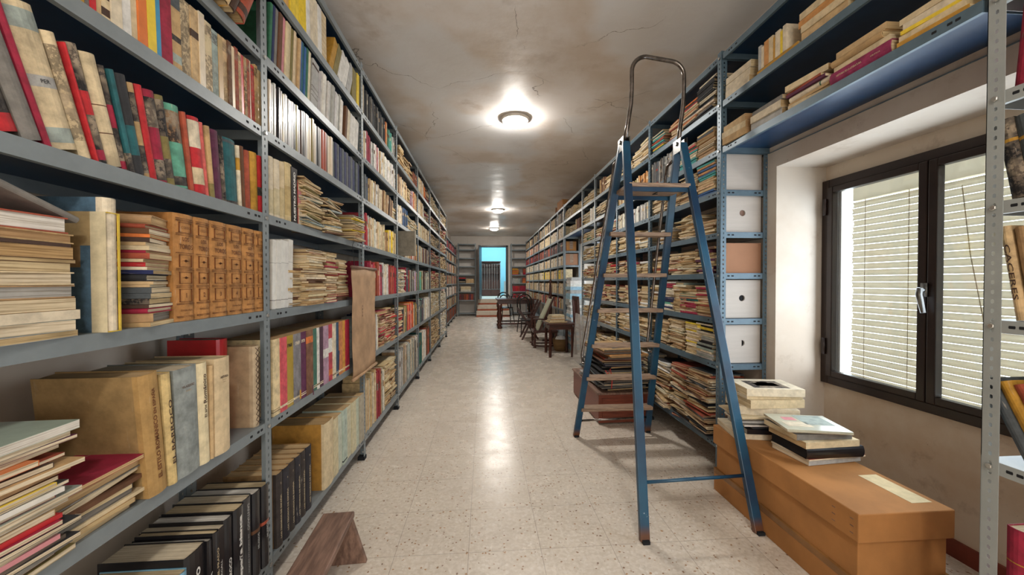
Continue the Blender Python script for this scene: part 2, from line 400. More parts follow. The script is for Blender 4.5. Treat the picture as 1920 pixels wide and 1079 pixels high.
# ------------------------------------------------------------------ ceiling lamps
lamp_lab = ['nearest round white dome lamp glowing on the ceiling above the ladder', 'middle round dome lamp on the ceiling, farther down the aisle',
            'farthest dome lamp on the ceiling, before the end wall', 'round dome lamp on the ceiling behind the viewer']
for i, (x, y) in enumerate(LAMPS):
    t = thing('ceiling_lamp', lamp_lab[i], 'lamp', (x, y, CEIL), 0, 'round ceiling lamps along the aisle')
    mb = MB(); mb.lathe([(.135, 0), (.14, -.012), (.132, -.028), (.118, -.03)], n=36); smooth(mb.build('lamp_ring', [M_WALLC], t))
    mb = MB(); mb.lathe([(.117, -.028), (.112, -.045), (.09, -.062), (.055, -.073), (.012, -.077)], n=36)
    sh = smooth(mb.build('lamp_shade', [emis('lit_glass_%d' % i, (1, .95, .88), LAMP_W[i])], t))

# ------------------------------------------------------------------ shelving
XL, XR, RD = -.79, 1.39, .30
def flange(mb, w, H, ax, p=.0262, t=.0018):
    n = int(H / p); hw, hh = .0036, .0062
    def P(u, z, d): return (u, d, z) if ax == 'x' else (d, u, z)
    for k in range(n + 1):
        za, zb = k * p, min((k + 1) * p, H)
        if zb - za < p * .9:
            if zb > za:
                if ax == 'x': mb.box((0, 0, za), (w, t, zb))
                else: mb.box((0, 0, za), (t, w, zb))
            continue
        zc = (za + zb) / 2; uc = w * .52
        o = [(0, za), (uc, za), (w, za), (w, zc), (w, zb), (uc, zb), (0, zb), (0, zc)]
        h = [(uc-hw, zc-hh*.6), (uc, zc-hh), (uc+hw, zc-hh*.6), (uc+hw, zc), (uc+hw, zc+hh*.6), (uc, zc+hh), (uc-hw, zc+hh*.6), (uc-hw, zc)]
        for d in (0, t):
            vs = [P(u, z, d) for u, z in o + h]
            mb.add(vs, [(i, (i+1) % 8, 8+(i+1) % 8, 8+i) for i in range(8)])
        vs = [P(u, z, 0) for u, z in h] + [P(u, z, t) for u, z in h]
        mb.add(vs, [(i, (i+1) % 8, 8+(i+1) % 8, 8+i) for i in range(8)])
    for u in (0, w):
        mb.add([P(u, 0, 0), P(u, H, 0), P(u, H, t), P(u, 0, t)], [(0, 1, 2, 3)])
_pc = {}
def post_mesh(H, mat):
    key = (round(H, 2), mat.name)
    if key not in _pc:
        mb = MB(); flange(mb, .037, H, 'y'); flange(mb, .035, H, 'x'); _pc[key] = mb.mesh('post', [mat])
    return _pc[key]
_sc = {}
def shelf_mesh(L, D, mats):
    key = (round(L, 3), D, mats[0].name)
    if key in _sc: return _sc[key]
    mb = MB(); h = .034; t = .0015
    # local: x from 0 (front) to D (back), y along the run
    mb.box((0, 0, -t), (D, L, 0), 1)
    mb.box((0, 0, .0002), (D, L, .0008), 0)
    for a, b in (((-.0015, 0, -h), (0, L, .0006)), ((D, 0, -h), (D + t, L, .0006)), ((0, -t*0, -h), (D, t, -t)), ((0, L - t, -h), (D, L, -t)),
                 ((0, t, -h), (.012, L - t, -h + t)), ((D - .012, t, -h), (D, L - t, -h + t))): mb.box(a, b, 0)
    for s in (0, 1):
        for q in (.055, .075, .115):
            yy = q if s == 0 else L - q
            mb.prism([(yy - .006, -.020), (yy + .006, -.020), (yy + .007, -.016), (yy + .006, -.012), (yy - .006, -.012), (yy - .007, -.016)], -.0019, -.0014, 'x', 2)
    for s in (-1, 1):
        for q in (.05, .075, D - .075, D - .05):
            yy = -.0004 if s < 0 else L
            mb.prism([(q - .007, -.020), (q + .007, -.020), (q + .008, -.016), (q + .007, -.012), (q - .007, -.012), (q - .008, -.016)], yy, yy + .0004, 'y', 2)
    _sc[key] = mb.mesh('shelf', mats); return _sc[key]
def obj(name, me, parent=None, M=None):
    o = bpy.data.objects.new(name, me); COL.objects.link(o)
    if parent: o.parent = parent
    if M is not None: o.matrix_basis = M
    return o
_bolt = None
def rack(label, side, y0, y1, zs, H, last=True, first=True, depth=RD, XF=None, mats=None, bolts=False, pm=None, group=None, foot=True):
    """one bay of perforated angle-iron shelving; a middle post belongs to the nearer bay"""
    global _bolt
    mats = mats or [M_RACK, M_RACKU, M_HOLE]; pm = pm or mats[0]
    XF = XF if XF is not None else (XL if side == 'L' else XR)
    sg = -1 if side == 'L' else 1
    t = thing('shelving_unit', label, 'shelves', (XF, y0, 0), 0, group)
    for z in zs:
        L = y1 - y0 - .006
        me = shelf_mesh(L, depth - .01, mats)
        M = Matrix.Translation((sg * .003, .003, z)) @ (Matrix.Scale(-1, 4, (1, 0, 0)) if side == 'L' else Matrix.Identity(4))
        obj('shelf', me, t, M)
    pms = post_mesh(H, pm)
    ys = ([0] if first else []) + ([y1 - y0] if last else [])
    for yy in ys:
        flip = (yy > 0)
        # front post: L opens inward; face flange lies on the aisle side
        A = Matrix.Translation((0, yy, 0)) @ Matrix.Diagonal((sg, (-1 if flip else 1), 1, 1))
        obj('post', pms, t, A)
        B = Matrix.Translation((sg * depth, yy, 0)) @ Matrix.Diagonal((-sg, (-1 if flip else 1), 1, 1))
        obj('post', pms, t, B)
        if foot:
            for xx in (0, depth):
                mb = MB(); a, b = sorted((sg * (xx - .004 + (0 if xx == 0 else -.034)), sg * (xx + .040 + (0 if xx == 0 else -.034))))
                ya, yb = (yy - .042, yy + .003) if flip else (yy - .003, yy + .042)
                mb.box((a, ya, 0), (b, yb, .022)); mb.build('post_foot', [M_HOLE], t)
        if bolts:
            if _bolt is None:
                m = MB(); m.lathe([(.0075, 0), (.0075, .004), (.006, .0052)], n=6); _bolt = m.mesh('bolt', [M_BOLT])
            for z in zs:
                obj('bolt', _bolt, t, Matrix.Translation((-sg * .001, yy + (-.019 if flip else .019), z - .016)) @ Matrix.Rotation(-sg * PI/2, 4, 'Y'))
    return t
ZL = [.145, .66, 1.066, 1.42, 1.727, 2.0, 2.29, 2.575]
YLP = [.36, 1.47, 2.59, 3.585, 4.69, 5.73, 6.955, 8.2]
blab = ['nearest left bay of grey-blue metal shelving, holding the LOS TOROS volumes', 'second left bay of metal shelving, brown scroll hanging at its far post',
        'third left bay of metal shelving, behind the hanging brown scroll', 'fourth left bay of metal shelving, olive-grey folder standing out of it',
        'fifth left bay of metal shelving, short one before the paper piles', 'sixth left bay of metal shelving, crammed with paper piles',
        'seventh left bay of metal shelving, last before the left rack steps back']
for i in range(7):
    rack(blab[i], 'L', YLP[i], YLP[i+1], ZL, 2.60, first=(i == 0), bolts=i < 3, group='left run of metal shelving')
YFL = [8.35, 9.3, 10.25, 11.2, 12.15, 13.1]; ZFL = [.12, .48, .80, 1.12, 1.44, 1.76, 2.06, 2.33]
XFL = -.93
for i in range(5):
    rack('%s bay of the set-back left shelving near the end wall' % ['first', 'second', 'third', 'fourth', 'fifth'][i], 'L', YFL[i], YFL[i+1], ZFL, 2.34, first=(i == 0), XF=XFL, depth=.22, group='set-back left shelving')
ZR = [.20, .676, .947, 1.218, 1.461, 1.71, 1.955, 2.222, 2.50]
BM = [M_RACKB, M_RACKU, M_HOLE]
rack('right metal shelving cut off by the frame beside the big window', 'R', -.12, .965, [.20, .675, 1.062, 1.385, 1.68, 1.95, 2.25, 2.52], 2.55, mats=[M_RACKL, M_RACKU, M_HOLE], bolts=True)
rack('long high shelves bridging over the large nearer window', 'R', .975, 2.145, [1.955, 2.222, 2.50], 2.52, first=False, last=False, mats=BM, foot=False)
YRP = [2.155, 3.15, 3.94, 4.74, 5.36]
for i in range(4):
    rack(['right shelving bay with white archive boxes showing in its end', 'right shelving bay seen through the ladder, second past the window',
          'right shelving bay left of the ladder, third past the window', 'narrow right shelving bay just before the second window'][i], 'R',
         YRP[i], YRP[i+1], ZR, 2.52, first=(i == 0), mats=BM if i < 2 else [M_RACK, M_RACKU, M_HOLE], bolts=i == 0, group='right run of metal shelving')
rack('shelves bridging over the second, farther window', 'R', 5.37, 6.58, [1.955, 2.222, 2.50], 2.52, first=False, last=False, foot=False)
YR2 = [6.59, 7.17, 7.98, 8.79, 9.7, 10.7, 11.7, 12.7]
for i in range(7):
    rack('%s bay of the far right shelving past the second window' % ['first', 'second', 'third', 'fourth', 'fifth', 'sixth', 'seventh'][i], 'R', YR2[i], YR2[i+1], ZR, 2.52, first=(i == 0), group='far right shelving')
# shelving against the end wall, facing the viewer
def end_rack(label, x0, x1, zs, H):
    t = thing('shelving_unit', label, 'shelves', (x0, 13.2, 0))
    for z in zs:
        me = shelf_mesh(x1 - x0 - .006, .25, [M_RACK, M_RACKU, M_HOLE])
        obj('shelf', me, t, Matrix.Translation((x1 - x0 - .003, 0, z)) @ Matrix.Rotation(PI/2, 4, 'Z'))
    pm = post_mesh(H, M_RACK)
    for xx, yy, sx, sy in ((0, 0, 1, 1), (x1-x0, 0, -1, 1), (0, .28, 1, -1), (x1-x0, .28, -1, -1)):
        obj('post', pm, t, Matrix.Translation((xx, yy, 0)) @ Matrix.Diagonal((sx, sy, 1, 1)))
    return t
ZE = [.10, .55, .84, 1.13, 1.42, 1.71, 2.0, 2.29, 2.48]
end_rack('empty-topped shelving on the end wall, left of the doorway', -.90, -.28, ZE, 2.5)
end_rack('shelving on the end wall, right of the doorway, with red volumes', .93, 1.62, ZE, 2.5)

# ------------------------------------------------------------------ books
PAL = dict(cream='cdbb98', tan='b29468', ivory='d2c6ae', white='d6d4ce', red='b3262c', crimson='94203a', brick='9c4a34', salmon='c9605a',
    orange='cf7238', amber='c08a50', mustard='b98b36', yellow='dfc23a', ochre='b0842e', olive='807444', green='2d6248', mint='5f9f88', teal='215a60',
    navy='1e2650', blue='2f588c', sky='3a8cb4', grey='76736e', slate='4a5054', black='17161a', brown='62422c', umber='46332a', plum='5a2842',
    mauve='a8889c', pink='c8868c', silver='a9a9a6', kraft='a88862', buff='c2a67c', magenta='8a2350', marbled='5c5248', turquoise='3f9a96', faded='97a29c', charcoal='2c2d30')
PC = {k: srgb(v) for k, v in PAL.items()}
PC['marbled'] = PC['marbled'] + (1.0,); PC['veined'] = srgb('8a6a4c') + (.9,); PC['inky'] = srgb('46403c') + (.8,); PC['blotched'] = srgb('b7a483') + (.55,)
def cc(n): return PC[n] if isinstance(n, str) else n
def jit(c, a=.12):
    f = 1 + random.uniform(-a, a); return tuple(min(1, x * f * (1 + random.uniform(-a, a) * .3)) for x in c[:3]) + tuple(c[3:])
PAGEC = ['c9b792', 'b9a47c', 'd3c7ac', 'bfae8a', 'a8916a', 'cdbfa2']
def page_col(): return srgb(random.choice(PAGEC))
_tc = {}
def glyphs(body, bold=0):
    if (body, bold) in _tc: return _tc[(body, bold)]
    cu = bpy.data.curves.new('lettering', 'FONT'); cu.body = body; cu.size = 1; cu.resolution_u = 2; cu.offset = bold
    o = bpy.data.objects.new('lettering', cu); COL.objects.link(o)
    dg = bpy.context.evaluated_depsgraph_get(); me = bpy.data.meshes.new_from_object(o.evaluated_get(dg))
    vs = [v.co.copy() for v in me.vertices]; fs = [tuple(p.vertices) for p in me.polygons]
    bpy.data.objects.remove(o); bpy.data.curves.remove(cu); bpy.data.meshes.remove(me)
    x0 = min(v.x for v in vs); x1 = max(v.x for v in vs); y0 = min(v.y for v in vs); y1 = max(v.y for v in vs)
    vs = [((v.x - (x0+x1)/2) / (x1-x0), (v.y - (y0+y1)/2) / (y1-y0)) for v in vs]
    _tc[(body, bold)] = (vs, fs, (x1-x0)/(y1-y0)); return _tc[(body, bold)]
def put_text(mb, body, L, h, zc, yc=0, way='up', col='black', x=-.0006, mat=4, bold=.01, H=None):
    """lettering on a spine: L along the line, h across it"""
    vs, fs, ar = glyphs(body, bold)
    if L is None: L = h * ar
    if h is None: h = L / ar
    out = []
    for u, v in vs:
        u *= L; v *= h
        out.append((x, yc + v, zc + u) if way == 'up' else (x, yc - v, zc - u) if way == 'down' else (x, yc - u, zc + v))
    mb.add(out, fs, mat, cc(col))
MATI = dict(cloth=0, gloss=1, paper=2)
def bookgeo(t, H, D, kind='hard', c='cream', fin='cloth', bands=(), spc=None, pg=None, texts=(), board=None):
    c_ = cc(c); spc = cc(spc) if spc is not None else c_; pg = cc(pg) if pg else page_col(); mi = MATI[fin]
    bd = cc(board) if board is not None else c_
    hard = kind == 'hard'; th = .0025 if hard else .0006; r = min(.007, t * .28) if hard else .0006; ov = .003 if hard else .0002
    n = 5 if hard else 1
    h = t / 2
    def prof(off):
        hh = h - off; pts = [(D, -hh), (r + .012, -hh), (r, -hh)]
        for k in range(1, n):
            a = -1 + 2 * k / n; pts.append((r * a * a * .999 + off, hh * a))
        if n == 1 and False: pass
        pts += [(r, hh), (r + .012, hh), (D, hh)]
        if not hard: pts = [(D, -hh), (r + .012, -hh), (off, -hh), (off, hh), (r + .012, hh), (D, hh)]
        return pts
    po, pi = prof(0), prof(th); m = len(po)
    zs = sorted({0.0, 1.0} | {b[0] for b in bands} | {b[1] for b in bands})
    mb = MB()
    def bcol(f):
        for a, b, col in bands:
            if a <= f <= b: return cc(col)
        return spc
    sp0, sp1 = (1, m - 2) if True else (0, 0)
    for j in range(len(zs) - 1):
        za, zb = zs[j] * H, zs[j+1] * H; bc = bcol((zs[j] + zs[j+1]) / 2)
        vs = [(x, y, za) for x, y in po] + [(x, y, zb) for x, y in po]
        mb.add(vs, [(i, i+1, i+1+m, i+m) for i in range(m-1)], mi, [bc if sp0 <= i < sp1 else bd for i in range(m-1)])
    vs = [(x, y, 0) for x, y in pi] + [(x, y, H) for x, y in pi]
    mb.add(vs, [(i+m, i+1+m, i+1, i) for i in range(m-1)], mi, bd)
    for z, fl in ((0, 0), (H, 1)):
        vs = [(x, y, z) for x, y in po] + [(x, y, z) for x, y in pi]
        mb.add(vs, [((i, i+1, i+1+m, i+m) if fl else (i+m, i+1+m, i+1, i)) for i in range(m-1)], mi, [spc if sp0 <= i < sp1 else bd for i in range(m-1)])
    for i in (0, m-1):
        mb.add([(*po[i], 0), (*pi[i], 0), (*pi[i], H), (*po[i], H)], [(0, 1, 2, 3)], mi, bd)
    for tx in texts: put_text(mb, **tx)
    pb = MB(); pb.box((th + r * .9, -h + th, ov), (D - ov, h - th, H - ov), 3, pg)
    return mb, pb
def simplegeo(mb, t, H, D, c, pg, bands=(), spc=None, M=None, fin='cloth', pm=3):
    """a small or distant book: covers, banded spine and page edges in one skin"""
    mi = MATI[fin]; c_ = cc(c); sp = cc(spc) if spc is not None else c_; h = t / 2; e = min(.0025, t * .2)
    zs = sorted({0.0, 1.0} | {b[0] for b in bands} | {b[1] for b in bands})
    for j in range(len(zs) - 1):
        f = (zs[j] + zs[j+1]) / 2; bc = sp
        for a, b, col in bands:
            if a <= f <= b: bc = cc(col)
        za, zb = zs[j] * H, zs[j+1] * H
        mb.add([(0, h - e, za), (0, h - e, zb), (0, -h + e, zb), (0, -h + e, za), (e, h, za), (e, h, zb), (e, -h, zb), (e, -h, za)],
               [(0, 3, 2, 1), (4, 0, 1, 5), (3, 7, 6, 2)], mi, bc, M)
    vs = [(e, -h, 0), (D, -h, 0), (D, -h, H), (e, -h, H), (e, h, 0), (D, h, 0), (D, h, H), (e, h, H),
          (e, -h + e, H - e*.6), (D - e*.6, -h + e, H - e*.6), (D - e*.6, h - e, H - e*.6), (e, h - e, H - e*.6), (0, h - e, H), (0, -h + e, H),
          (e, -h + e, e*.6), (D - e*.6, -h + e, e*.6), (D - e*.6, h - e, e*.6), (e, h - e, e*.6), (0, h - e, 0), (0, -h + e, 0)]
    mb.add(vs, [(0, 1, 2, 3), (7, 6, 5, 4), (8, 9, 10, 11), (9, 15, 16, 10), (14, 17, 16, 15), (0, 14, 15, 1), (3, 2, 9, 8), (7, 11, 10, 6), (4, 5, 16, 17),
                (13, 8, 11, 12), (3, 8, 13), (7, 12, 11), (1, 15, 9, 2), (5, 6, 10, 16), (19, 18, 17, 14), (0, 19, 14), (4, 17, 18)],
           [mi, mi, pm, pm, pm] + [mi] * 12, [c_, c_, pg, pg, pg] + [c_] * 12, M)
REG = []
def enter(o, kind, region, desc, order, cat, stack=False):
    REG.append(dict(o=o, region=region, desc=desc, order=order, cat=cat, stack=stack))
def mk_book(M, geo, region, desc, order, cat='book', name='book', simple=False, stack=False, cust=None):
    if simple:
        mb = MB(); g = dict(geo); g.pop('kind', 0); g.pop('texts', 0); g['pg'] = cc(g['pg']) if g.get('pg') else page_col(); g.pop('board', 0)
        simplegeo(mb, **g); o = obj(name, mb.mesh(name, BOOKM), None, M)
    else:
        a, b = bookgeo(**geo); o = obj(name, a.mesh('cover', BOOKM), None, M)
        obj('page_block', b.mesh('page_block', BOOKM), o)
    enter(o, 'book', region, desc, order, cat, stack); return o
RZP = Matrix.Rotation(PI, 4, 'Z')
def frontX(side, XF, out): return XF + (out if side == 'L' else -out)
def upright(side, y0, y1, z, H, D, desc, region, lean=0, out=-.012, XF=None, simple=False, cat='book', name='book', skew=0, **g):
    """a standing book, spine to the aisle, between y0 and y1 on the shelf; lean > 0 tips its top towards the viewer"""
    XF = XF if XF is not None else (XL if side == 'L' else XR)
    t = max(.003, (y1 - y0) * math.cos(lean) - (.0014 if simple else .0006)); geo = dict(t=t, H=H, D=D, **g)
    R0 = RZP if side == 'L' else Matrix.Identity(4)
    s = 1 if lean >= 0 else -1
    piv = y0 if lean >= 0 else y1
    M = Matrix.Translation((frontX(side, XF, out), piv, z + .0012)) @ Matrix.Rotation(lean, 4, 'X') @ Matrix.Translation((0, s * t / 2, 0)) @ Matrix.Rotation(skew, 4, 'Z') @ R0
    return mk_book(M, geo, region, desc, (y0 + y1) / 2, simple=simple, cat=cat, name=name)
RX = Matrix.Rotation(-PI/2, 4, 'X')
def lay_matrix(cx, cy, z, t, H, D, yaw, tilt=0, tilty=0):
    return Matrix.Translation((cx, cy, z + t / 2)) @ Matrix.Rotation(yaw, 4, 'Z') @ Matrix.Rotation(tilt, 4, 'Y') @ Matrix.Rotation(tilty, 4, 'X') @ RX @ Matrix.Translation((-D/2, 0, -H/2))
# yaw for a lying book: its chosen edge faces the aisle
def yaw_of(side, edge):
    base = PI if side == 'L' else 0
    return base + {'spine': 0, 'fore': PI, 'head': PI/2, 'tail': -PI/2}[edge]
SHORT = ['head', 'tail']
def pile(side, yc, z, items, region, XF=None, out=-.01, stack_desc=None, simple=False, cat='book', name='book', jy=.01, jx=.012, jr=.06, slope=0, bias=0):
    """lying books, bottom one first: (desc, colour, thickness, H, D, edge, extra)"""
    XF = XF if XF is not None else (XL if side == 'L' else XR)
    sg = -1 if side == 'L' else 1
    n = len(items)
    for i, it in enumerate(items):
        desc, c, t, H, D, edge = it[:6]; ex = dict(it[6]) if len(it) > 6 else {}
        dep = H if edge in SHORT else D
        cx = frontX(side, XF, out) + sg * (dep / 2 + random.uniform(0, jx)) ; cy = yc + random.uniform(-jy, jy)
        yw = yaw_of(side, edge) + bias + random.uniform(-jr, jr)
        sm = ex.pop('simple', simple); kd = ex.pop('kind', 'soft'); tl = ex.pop('tilt', 0); cy += ex.pop('dy', 0)
        geo = dict(t=t, H=H, D=D, c=c, kind=kd, fin=ex.pop('fin', 'paper'), **ex)
        mk_book(lay_matrix(cx, cy, z + .0012, t, H, D, yw, 0, slope + tl), geo, region, desc, i, simple=sm, stack=True, cat=cat, name=name)
        z += t + .0006
    return z
def rnd_pile(side, yc, z0, z1, pal, region, H=(.18, .25), D=(.13, .18), th=(.006, .022), edges=('fore', 'spine', 'head', 'spine'), noun='booklet', simple=True, slope=0, yw=None, **kw):
    items = []; z = z0
    while True:
        t = random.uniform(*th)
        if z + t > z1: break
        c = random.choice(pal); e = random.choice(edges)
        h = random.uniform(*H); d_ = random.uniform(*D)
        items.append((c + ' ' + noun, jit(PC[c]), t, h, d_, e, dict(pg=jit(page_col(), .1), fin='paper' if random.random() < .7 else 'cloth')))
        z += t + .0006
    pile(side, yc, z0, items, region, simple=simple, slope=slope, cat='booklet' if noun == 'booklet' else 'book' if noun == 'book' else noun, name=noun, **kw)
    return z
def row_px(side, xs, z, specs, region, H, D=.16, lean=0, py=500, XF=None, **kw):
    """standing row whose spine edges were measured along the shelf front"""
    XFv = XF if XF is not None else (XL if side == 'L' else XR)
    n = len(specs)
    for i, sp in enumerate(specs):
        sp = dict(sp); XQ = frontX(side, XFv, sp.get('out', kw.get('out', -.012))); a, b = planeY(xs[i], py, XQ), planeY(xs[i+1], py, XQ)
        if a > b: a, b = b, a
        le = lean(i / max(1, n-1)) if callable(lean) else lean
        le = sp.pop('lean', le)
        h = sp.pop('H', None) or H * random.uniform(.96, 1.03); dd = sp.pop('D', D) * random.uniform(.96, 1.02)
        o = sp.pop('out', kw.get('out', -.012)) + random.uniform(-.004, .003)
        k = {q: v for q, v in kw.items() if q != 'out'}; k.update(sp)
        upright(side, a, b, z, h, dd, k.pop('desc'), region, lean=le, out=o, XF=XF, **k)
def B(desc, c, **kw): d = dict(desc=desc, c=c); d.update(kw); return d
def rnd_row(side, y0, y1, z, H, pal, region, w=(.012, .03), D=.15, lean=0, noun='book', fin='cloth', simple=True, bandp=.5, hv=.05, kind='hard', XF=None, out=-.012):
    y = y0
    while y < y1 - w[0]:
        t = min(random.uniform(*w), y1 - y); c = random.choice(pal); bands = ()
        if random.random() < bandp:
            bc = random.choice(['black', 'cream', 'brown', 'ivory', 'red', 'silver']); f = random.uniform(.55, .85)
            bands = ((f, f + random.uniform(.05, .12), PC[bc]), (.08, .11, PC[bc]))
        upright(side, y, y + t, z, H * random.uniform(1 - hv, 1 + hv), D * random.uniform(.92, 1.05), c + ' ' + noun, region, lean=lean, simple=simple, kind=kind,
                c=jit(PC[c]), fin=fin, bands=bands, XF=XF, out=out, pg=page_col())
        y += t

# --- nearest left bay, shelf above the LOS TOROS volumes (z 1.42)
R_A = 'shelf above the LOS TOROS volumes'
mar = 'marbled'
specs = [B('scarlet book with black marbled band', 'red', bands=((.62, .80, 'salmon'), (.12, .60, 'inky'), (.82, 1, 'grey')), H=.245),
  B('dark grey cloth book', 'slate', board='grey', H=.26, spc='grey'),
  B('crimson thin book', 'crimson', H=.24),
  B('wide cream vellum book with teal labels', 'cream', bands=((.82, .95, 'faded'), (.44, .52, 'silver'), (.05, .16, 'faded')), H=.245,
    texts=(dict(body='PER', L=.016, h=None, zc=.118, way='h', col='charcoal'),)),
  B('speckled cream book', 'cream', bands=((.15, .9, 'blotched'),), H=.225),
  B('red-orange book', 'brick', spc='red', H=.22),
  B('grey-brown book with red spine label', 'marbled', bands=((.42, .62, 'red'), (.03, .12, 'crimson')), H=.225),
  B('plain wrinkled cream book', 'buff', bands=((.30, .31, 'brown'), (.55, .56, 'brown')), H=.222, spc='cream'),
  B('dark marbled book with crimson label', 'inky', bands=((.42, .64, 'crimson'), (.02, .1, 'crimson')), H=.215),
  B('teal and brown worn book', 'teal', H=.215, bands=((.0, .2, 'inky'),)),
  B('blackish teal book', 'slate', spc='charcoal', bands=((.2, .5, 'teal'),), H=.215),
  B('tan book with black speckling', 'tan', bands=((.05, .35, 'inky'), (.6, .9, 'inky')), H=.21),
  B('bright red cloth book', 'red', H=.215),
  B('crimson book with marbled panel', 'crimson', bands=((.60, .92, 'marbled'), (.02, .25, 'inky')), H=.215),
  B('grey-green marbled book', 'olive', bands=((.55, .95, 'marbled'), (.08, .3, 'inky')), board='silver', H=.218),
  B('mint green book with black pattern', 'mint', bands=((.55, .92, 'veined'), (.03, .14, 'inky')), H=.212),
  B('orange-brown narrow book', 'amber', spc='brick', H=.21),
  B('torn red and white book', 'red', bands=((.6, .95, 'ivory'), (.12, .34, 'cream')), H=.208),
  B('salmon red book', 'salmon', H=.208), B('tan cloth book', 'tan', bands=((.0, .2, 'olive'),), H=.205),
  B('plum cloth book', 'plum', H=.205), B('dark marbled narrow book', 'marbled', H=.2),
  B('wide dark teal book', 'teal', bands=((.0, .05, 'inky'), (.93, .97, 'slate')), H=.205),
  B('yellowish cream narrow book', 'ivory', bands=((.6, .8, 'ochre'),), H=.20), B('reddish brown book', 'brick', spc='brown', H=.205), B('brown leather book', 'brown', spc='brick', H=.2),
  B('mustard yellow book', 'mustard', bands=((.1, .5, 'ochre'),), H=.205), B('red book by the post', 'red', bands=((.3, .45, 'inky'),), H=.205)]
xs = [-5, 50, 90, 105, 160, 184, 189, 208, 236, 247, 256, 276, 287, 300, 320, 335, 361, 368, 389, 396, 404, 421, 428, 452, 457, 465, 474, 487, 495]
row_px('L', xs, 1.42, specs, R_A, .215, D=.15, lean=lambda f: math.radians(19 * (1 - f) ** 1.1 + 1), py=330)

# --- second shelf above (z 1.727)
R_B = 'second shelf above LOS TOROS volumes'
specs = [B('cream worn book', 'cream', bands=((.3, .6, 'tan'),)), B('tan worn book', 'tan'), B('ivory worn book', 'ivory'), B('greyish cream book', 'ivory', spc='silver', bands=((.2, .5, 'cream'),)),
  B('grey-green book', 'faded', spc='slate'), B('yellow lettered booklet', 'mustard', bands=((.2, .4, 'tan'),)), B('slate grey book', 'slate', spc='grey'), B('dull red book', 'brick', spc='red'),
  B('buff paperback', 'buff', fin='paper'), B('cream paperback with black lettering', 'cream', bands=((.05, .12, 'umber'), (.2, .22, 'umber'), (.4, .42, 'umber')), fin='paper'), B('whitish paperback', 'ivory', fin='paper'),
  B('white paperback with red print', 'white', bands=((.5, .62, 'pink'),), fin='paper'), B('plain cream paperback', 'cream', fin='paper'),
  B('orange paperback', 'orange', fin='gloss'), B('lemon yellow paperback', 'yellow', fin='gloss'), B('sky blue lettered paperback', 'sky', fin='gloss', bands=((.1, .7, 'sky'),)),
  B('wide crimson clothbound book', 'crimson', H=.255), 
  B('tan worn book with dark spots', 'tan', bands=((.75, .95, 'slate'), (.35, .42, 'inky'), (.1, .2, 'faded')), H=.215), B('brown speckled book', 'blotched', H=.205),
  B('worn tan book', 'buff', bands=((.6, .7, 'umber'),), H=.205)]
xs = [20, 50, 78, 108, 134, 152, 164, 172, 182, 196, 212, 232, 250, 262, 278, 294, 304, 327, 345, 362, 376]
row_px('L', xs, 1.727, specs, R_B, .235, D=.15, lean=math.radians(2), py=140, kind='soft')
specs = []; nm = ['blotched ivory book', 'silvery blotched book', 'tan frayed booklet', 'brown frayed booklet', 'reddish frayed booklet']
xs = [376, 386, 400, 414, 422, 430, 437, 443, 449, 454, 459, 464, 469, 474, 479, 484, 490]
cs = ['ivory', 'cream', 'faded', 'tan', 'buff', 'brown', 'cream', 'brick', 'buff', 'red', 'tan', 'brick', 'cream', 'red', 'tan', 'buff']
nn = {'ivory': 'blotched ivory book', 'cream': 'blotched cream booklet', 'faded': 'greyish blotched book', 'tan': 'frayed tan booklet', 'buff': 'frayed buff booklet', 'brown': 'frayed brown booklet', 'brick': 'frayed rust-coloured booklet', 'red': 'frayed red booklet'}
for i, c in enumerate(cs):
    specs.append(B(nn[c], jit(PC[c]), bands=((0, random.uniform(.5, .95), jit(PC[c], .05) + (random.uniform(.25, .7),)), (.8, .95, jit(PC[c]) + (.6,))), fin='gloss' if i % 3 == 0 else 'cloth'))
row_px('L', xs, 1.727, specs, R_B, .205, D=.14, lean=math.radians(1.5), py=200, kind='soft')
# --- third shelf above (z 2.0): books tipped towards the post
R_C = 'highest visible shelf, nearest left bay'
row_px('L', [395, 409, 420, 432, 444, 462], 2.0, [B('brown leaning book', 'brown', H=.22), B('salmon leaning book', 'salmon', spc='amber', H=.22), B('yellowish leaning book', 'mustard', spc='buff', H=.22),
  B('dark leaning book', 'umber', H=.23), B('rust red leaning book', 'brick', bands=((.08, .2, 'umber'),), H=.235)], R_C, .22, D=.16, lean=math.radians(-25), py=40, out=.03)
row_px('L', [250, 275, 300, 325, 350, 372], 2.0, [B('tan upright book', 'tan'), B('dull red upright book', 'brick'), B('cream upright book', 'cream'), B('grey upright book', 'grey'), B('olive upright book', 'olive')], R_C, .22, D=.15, py=20)

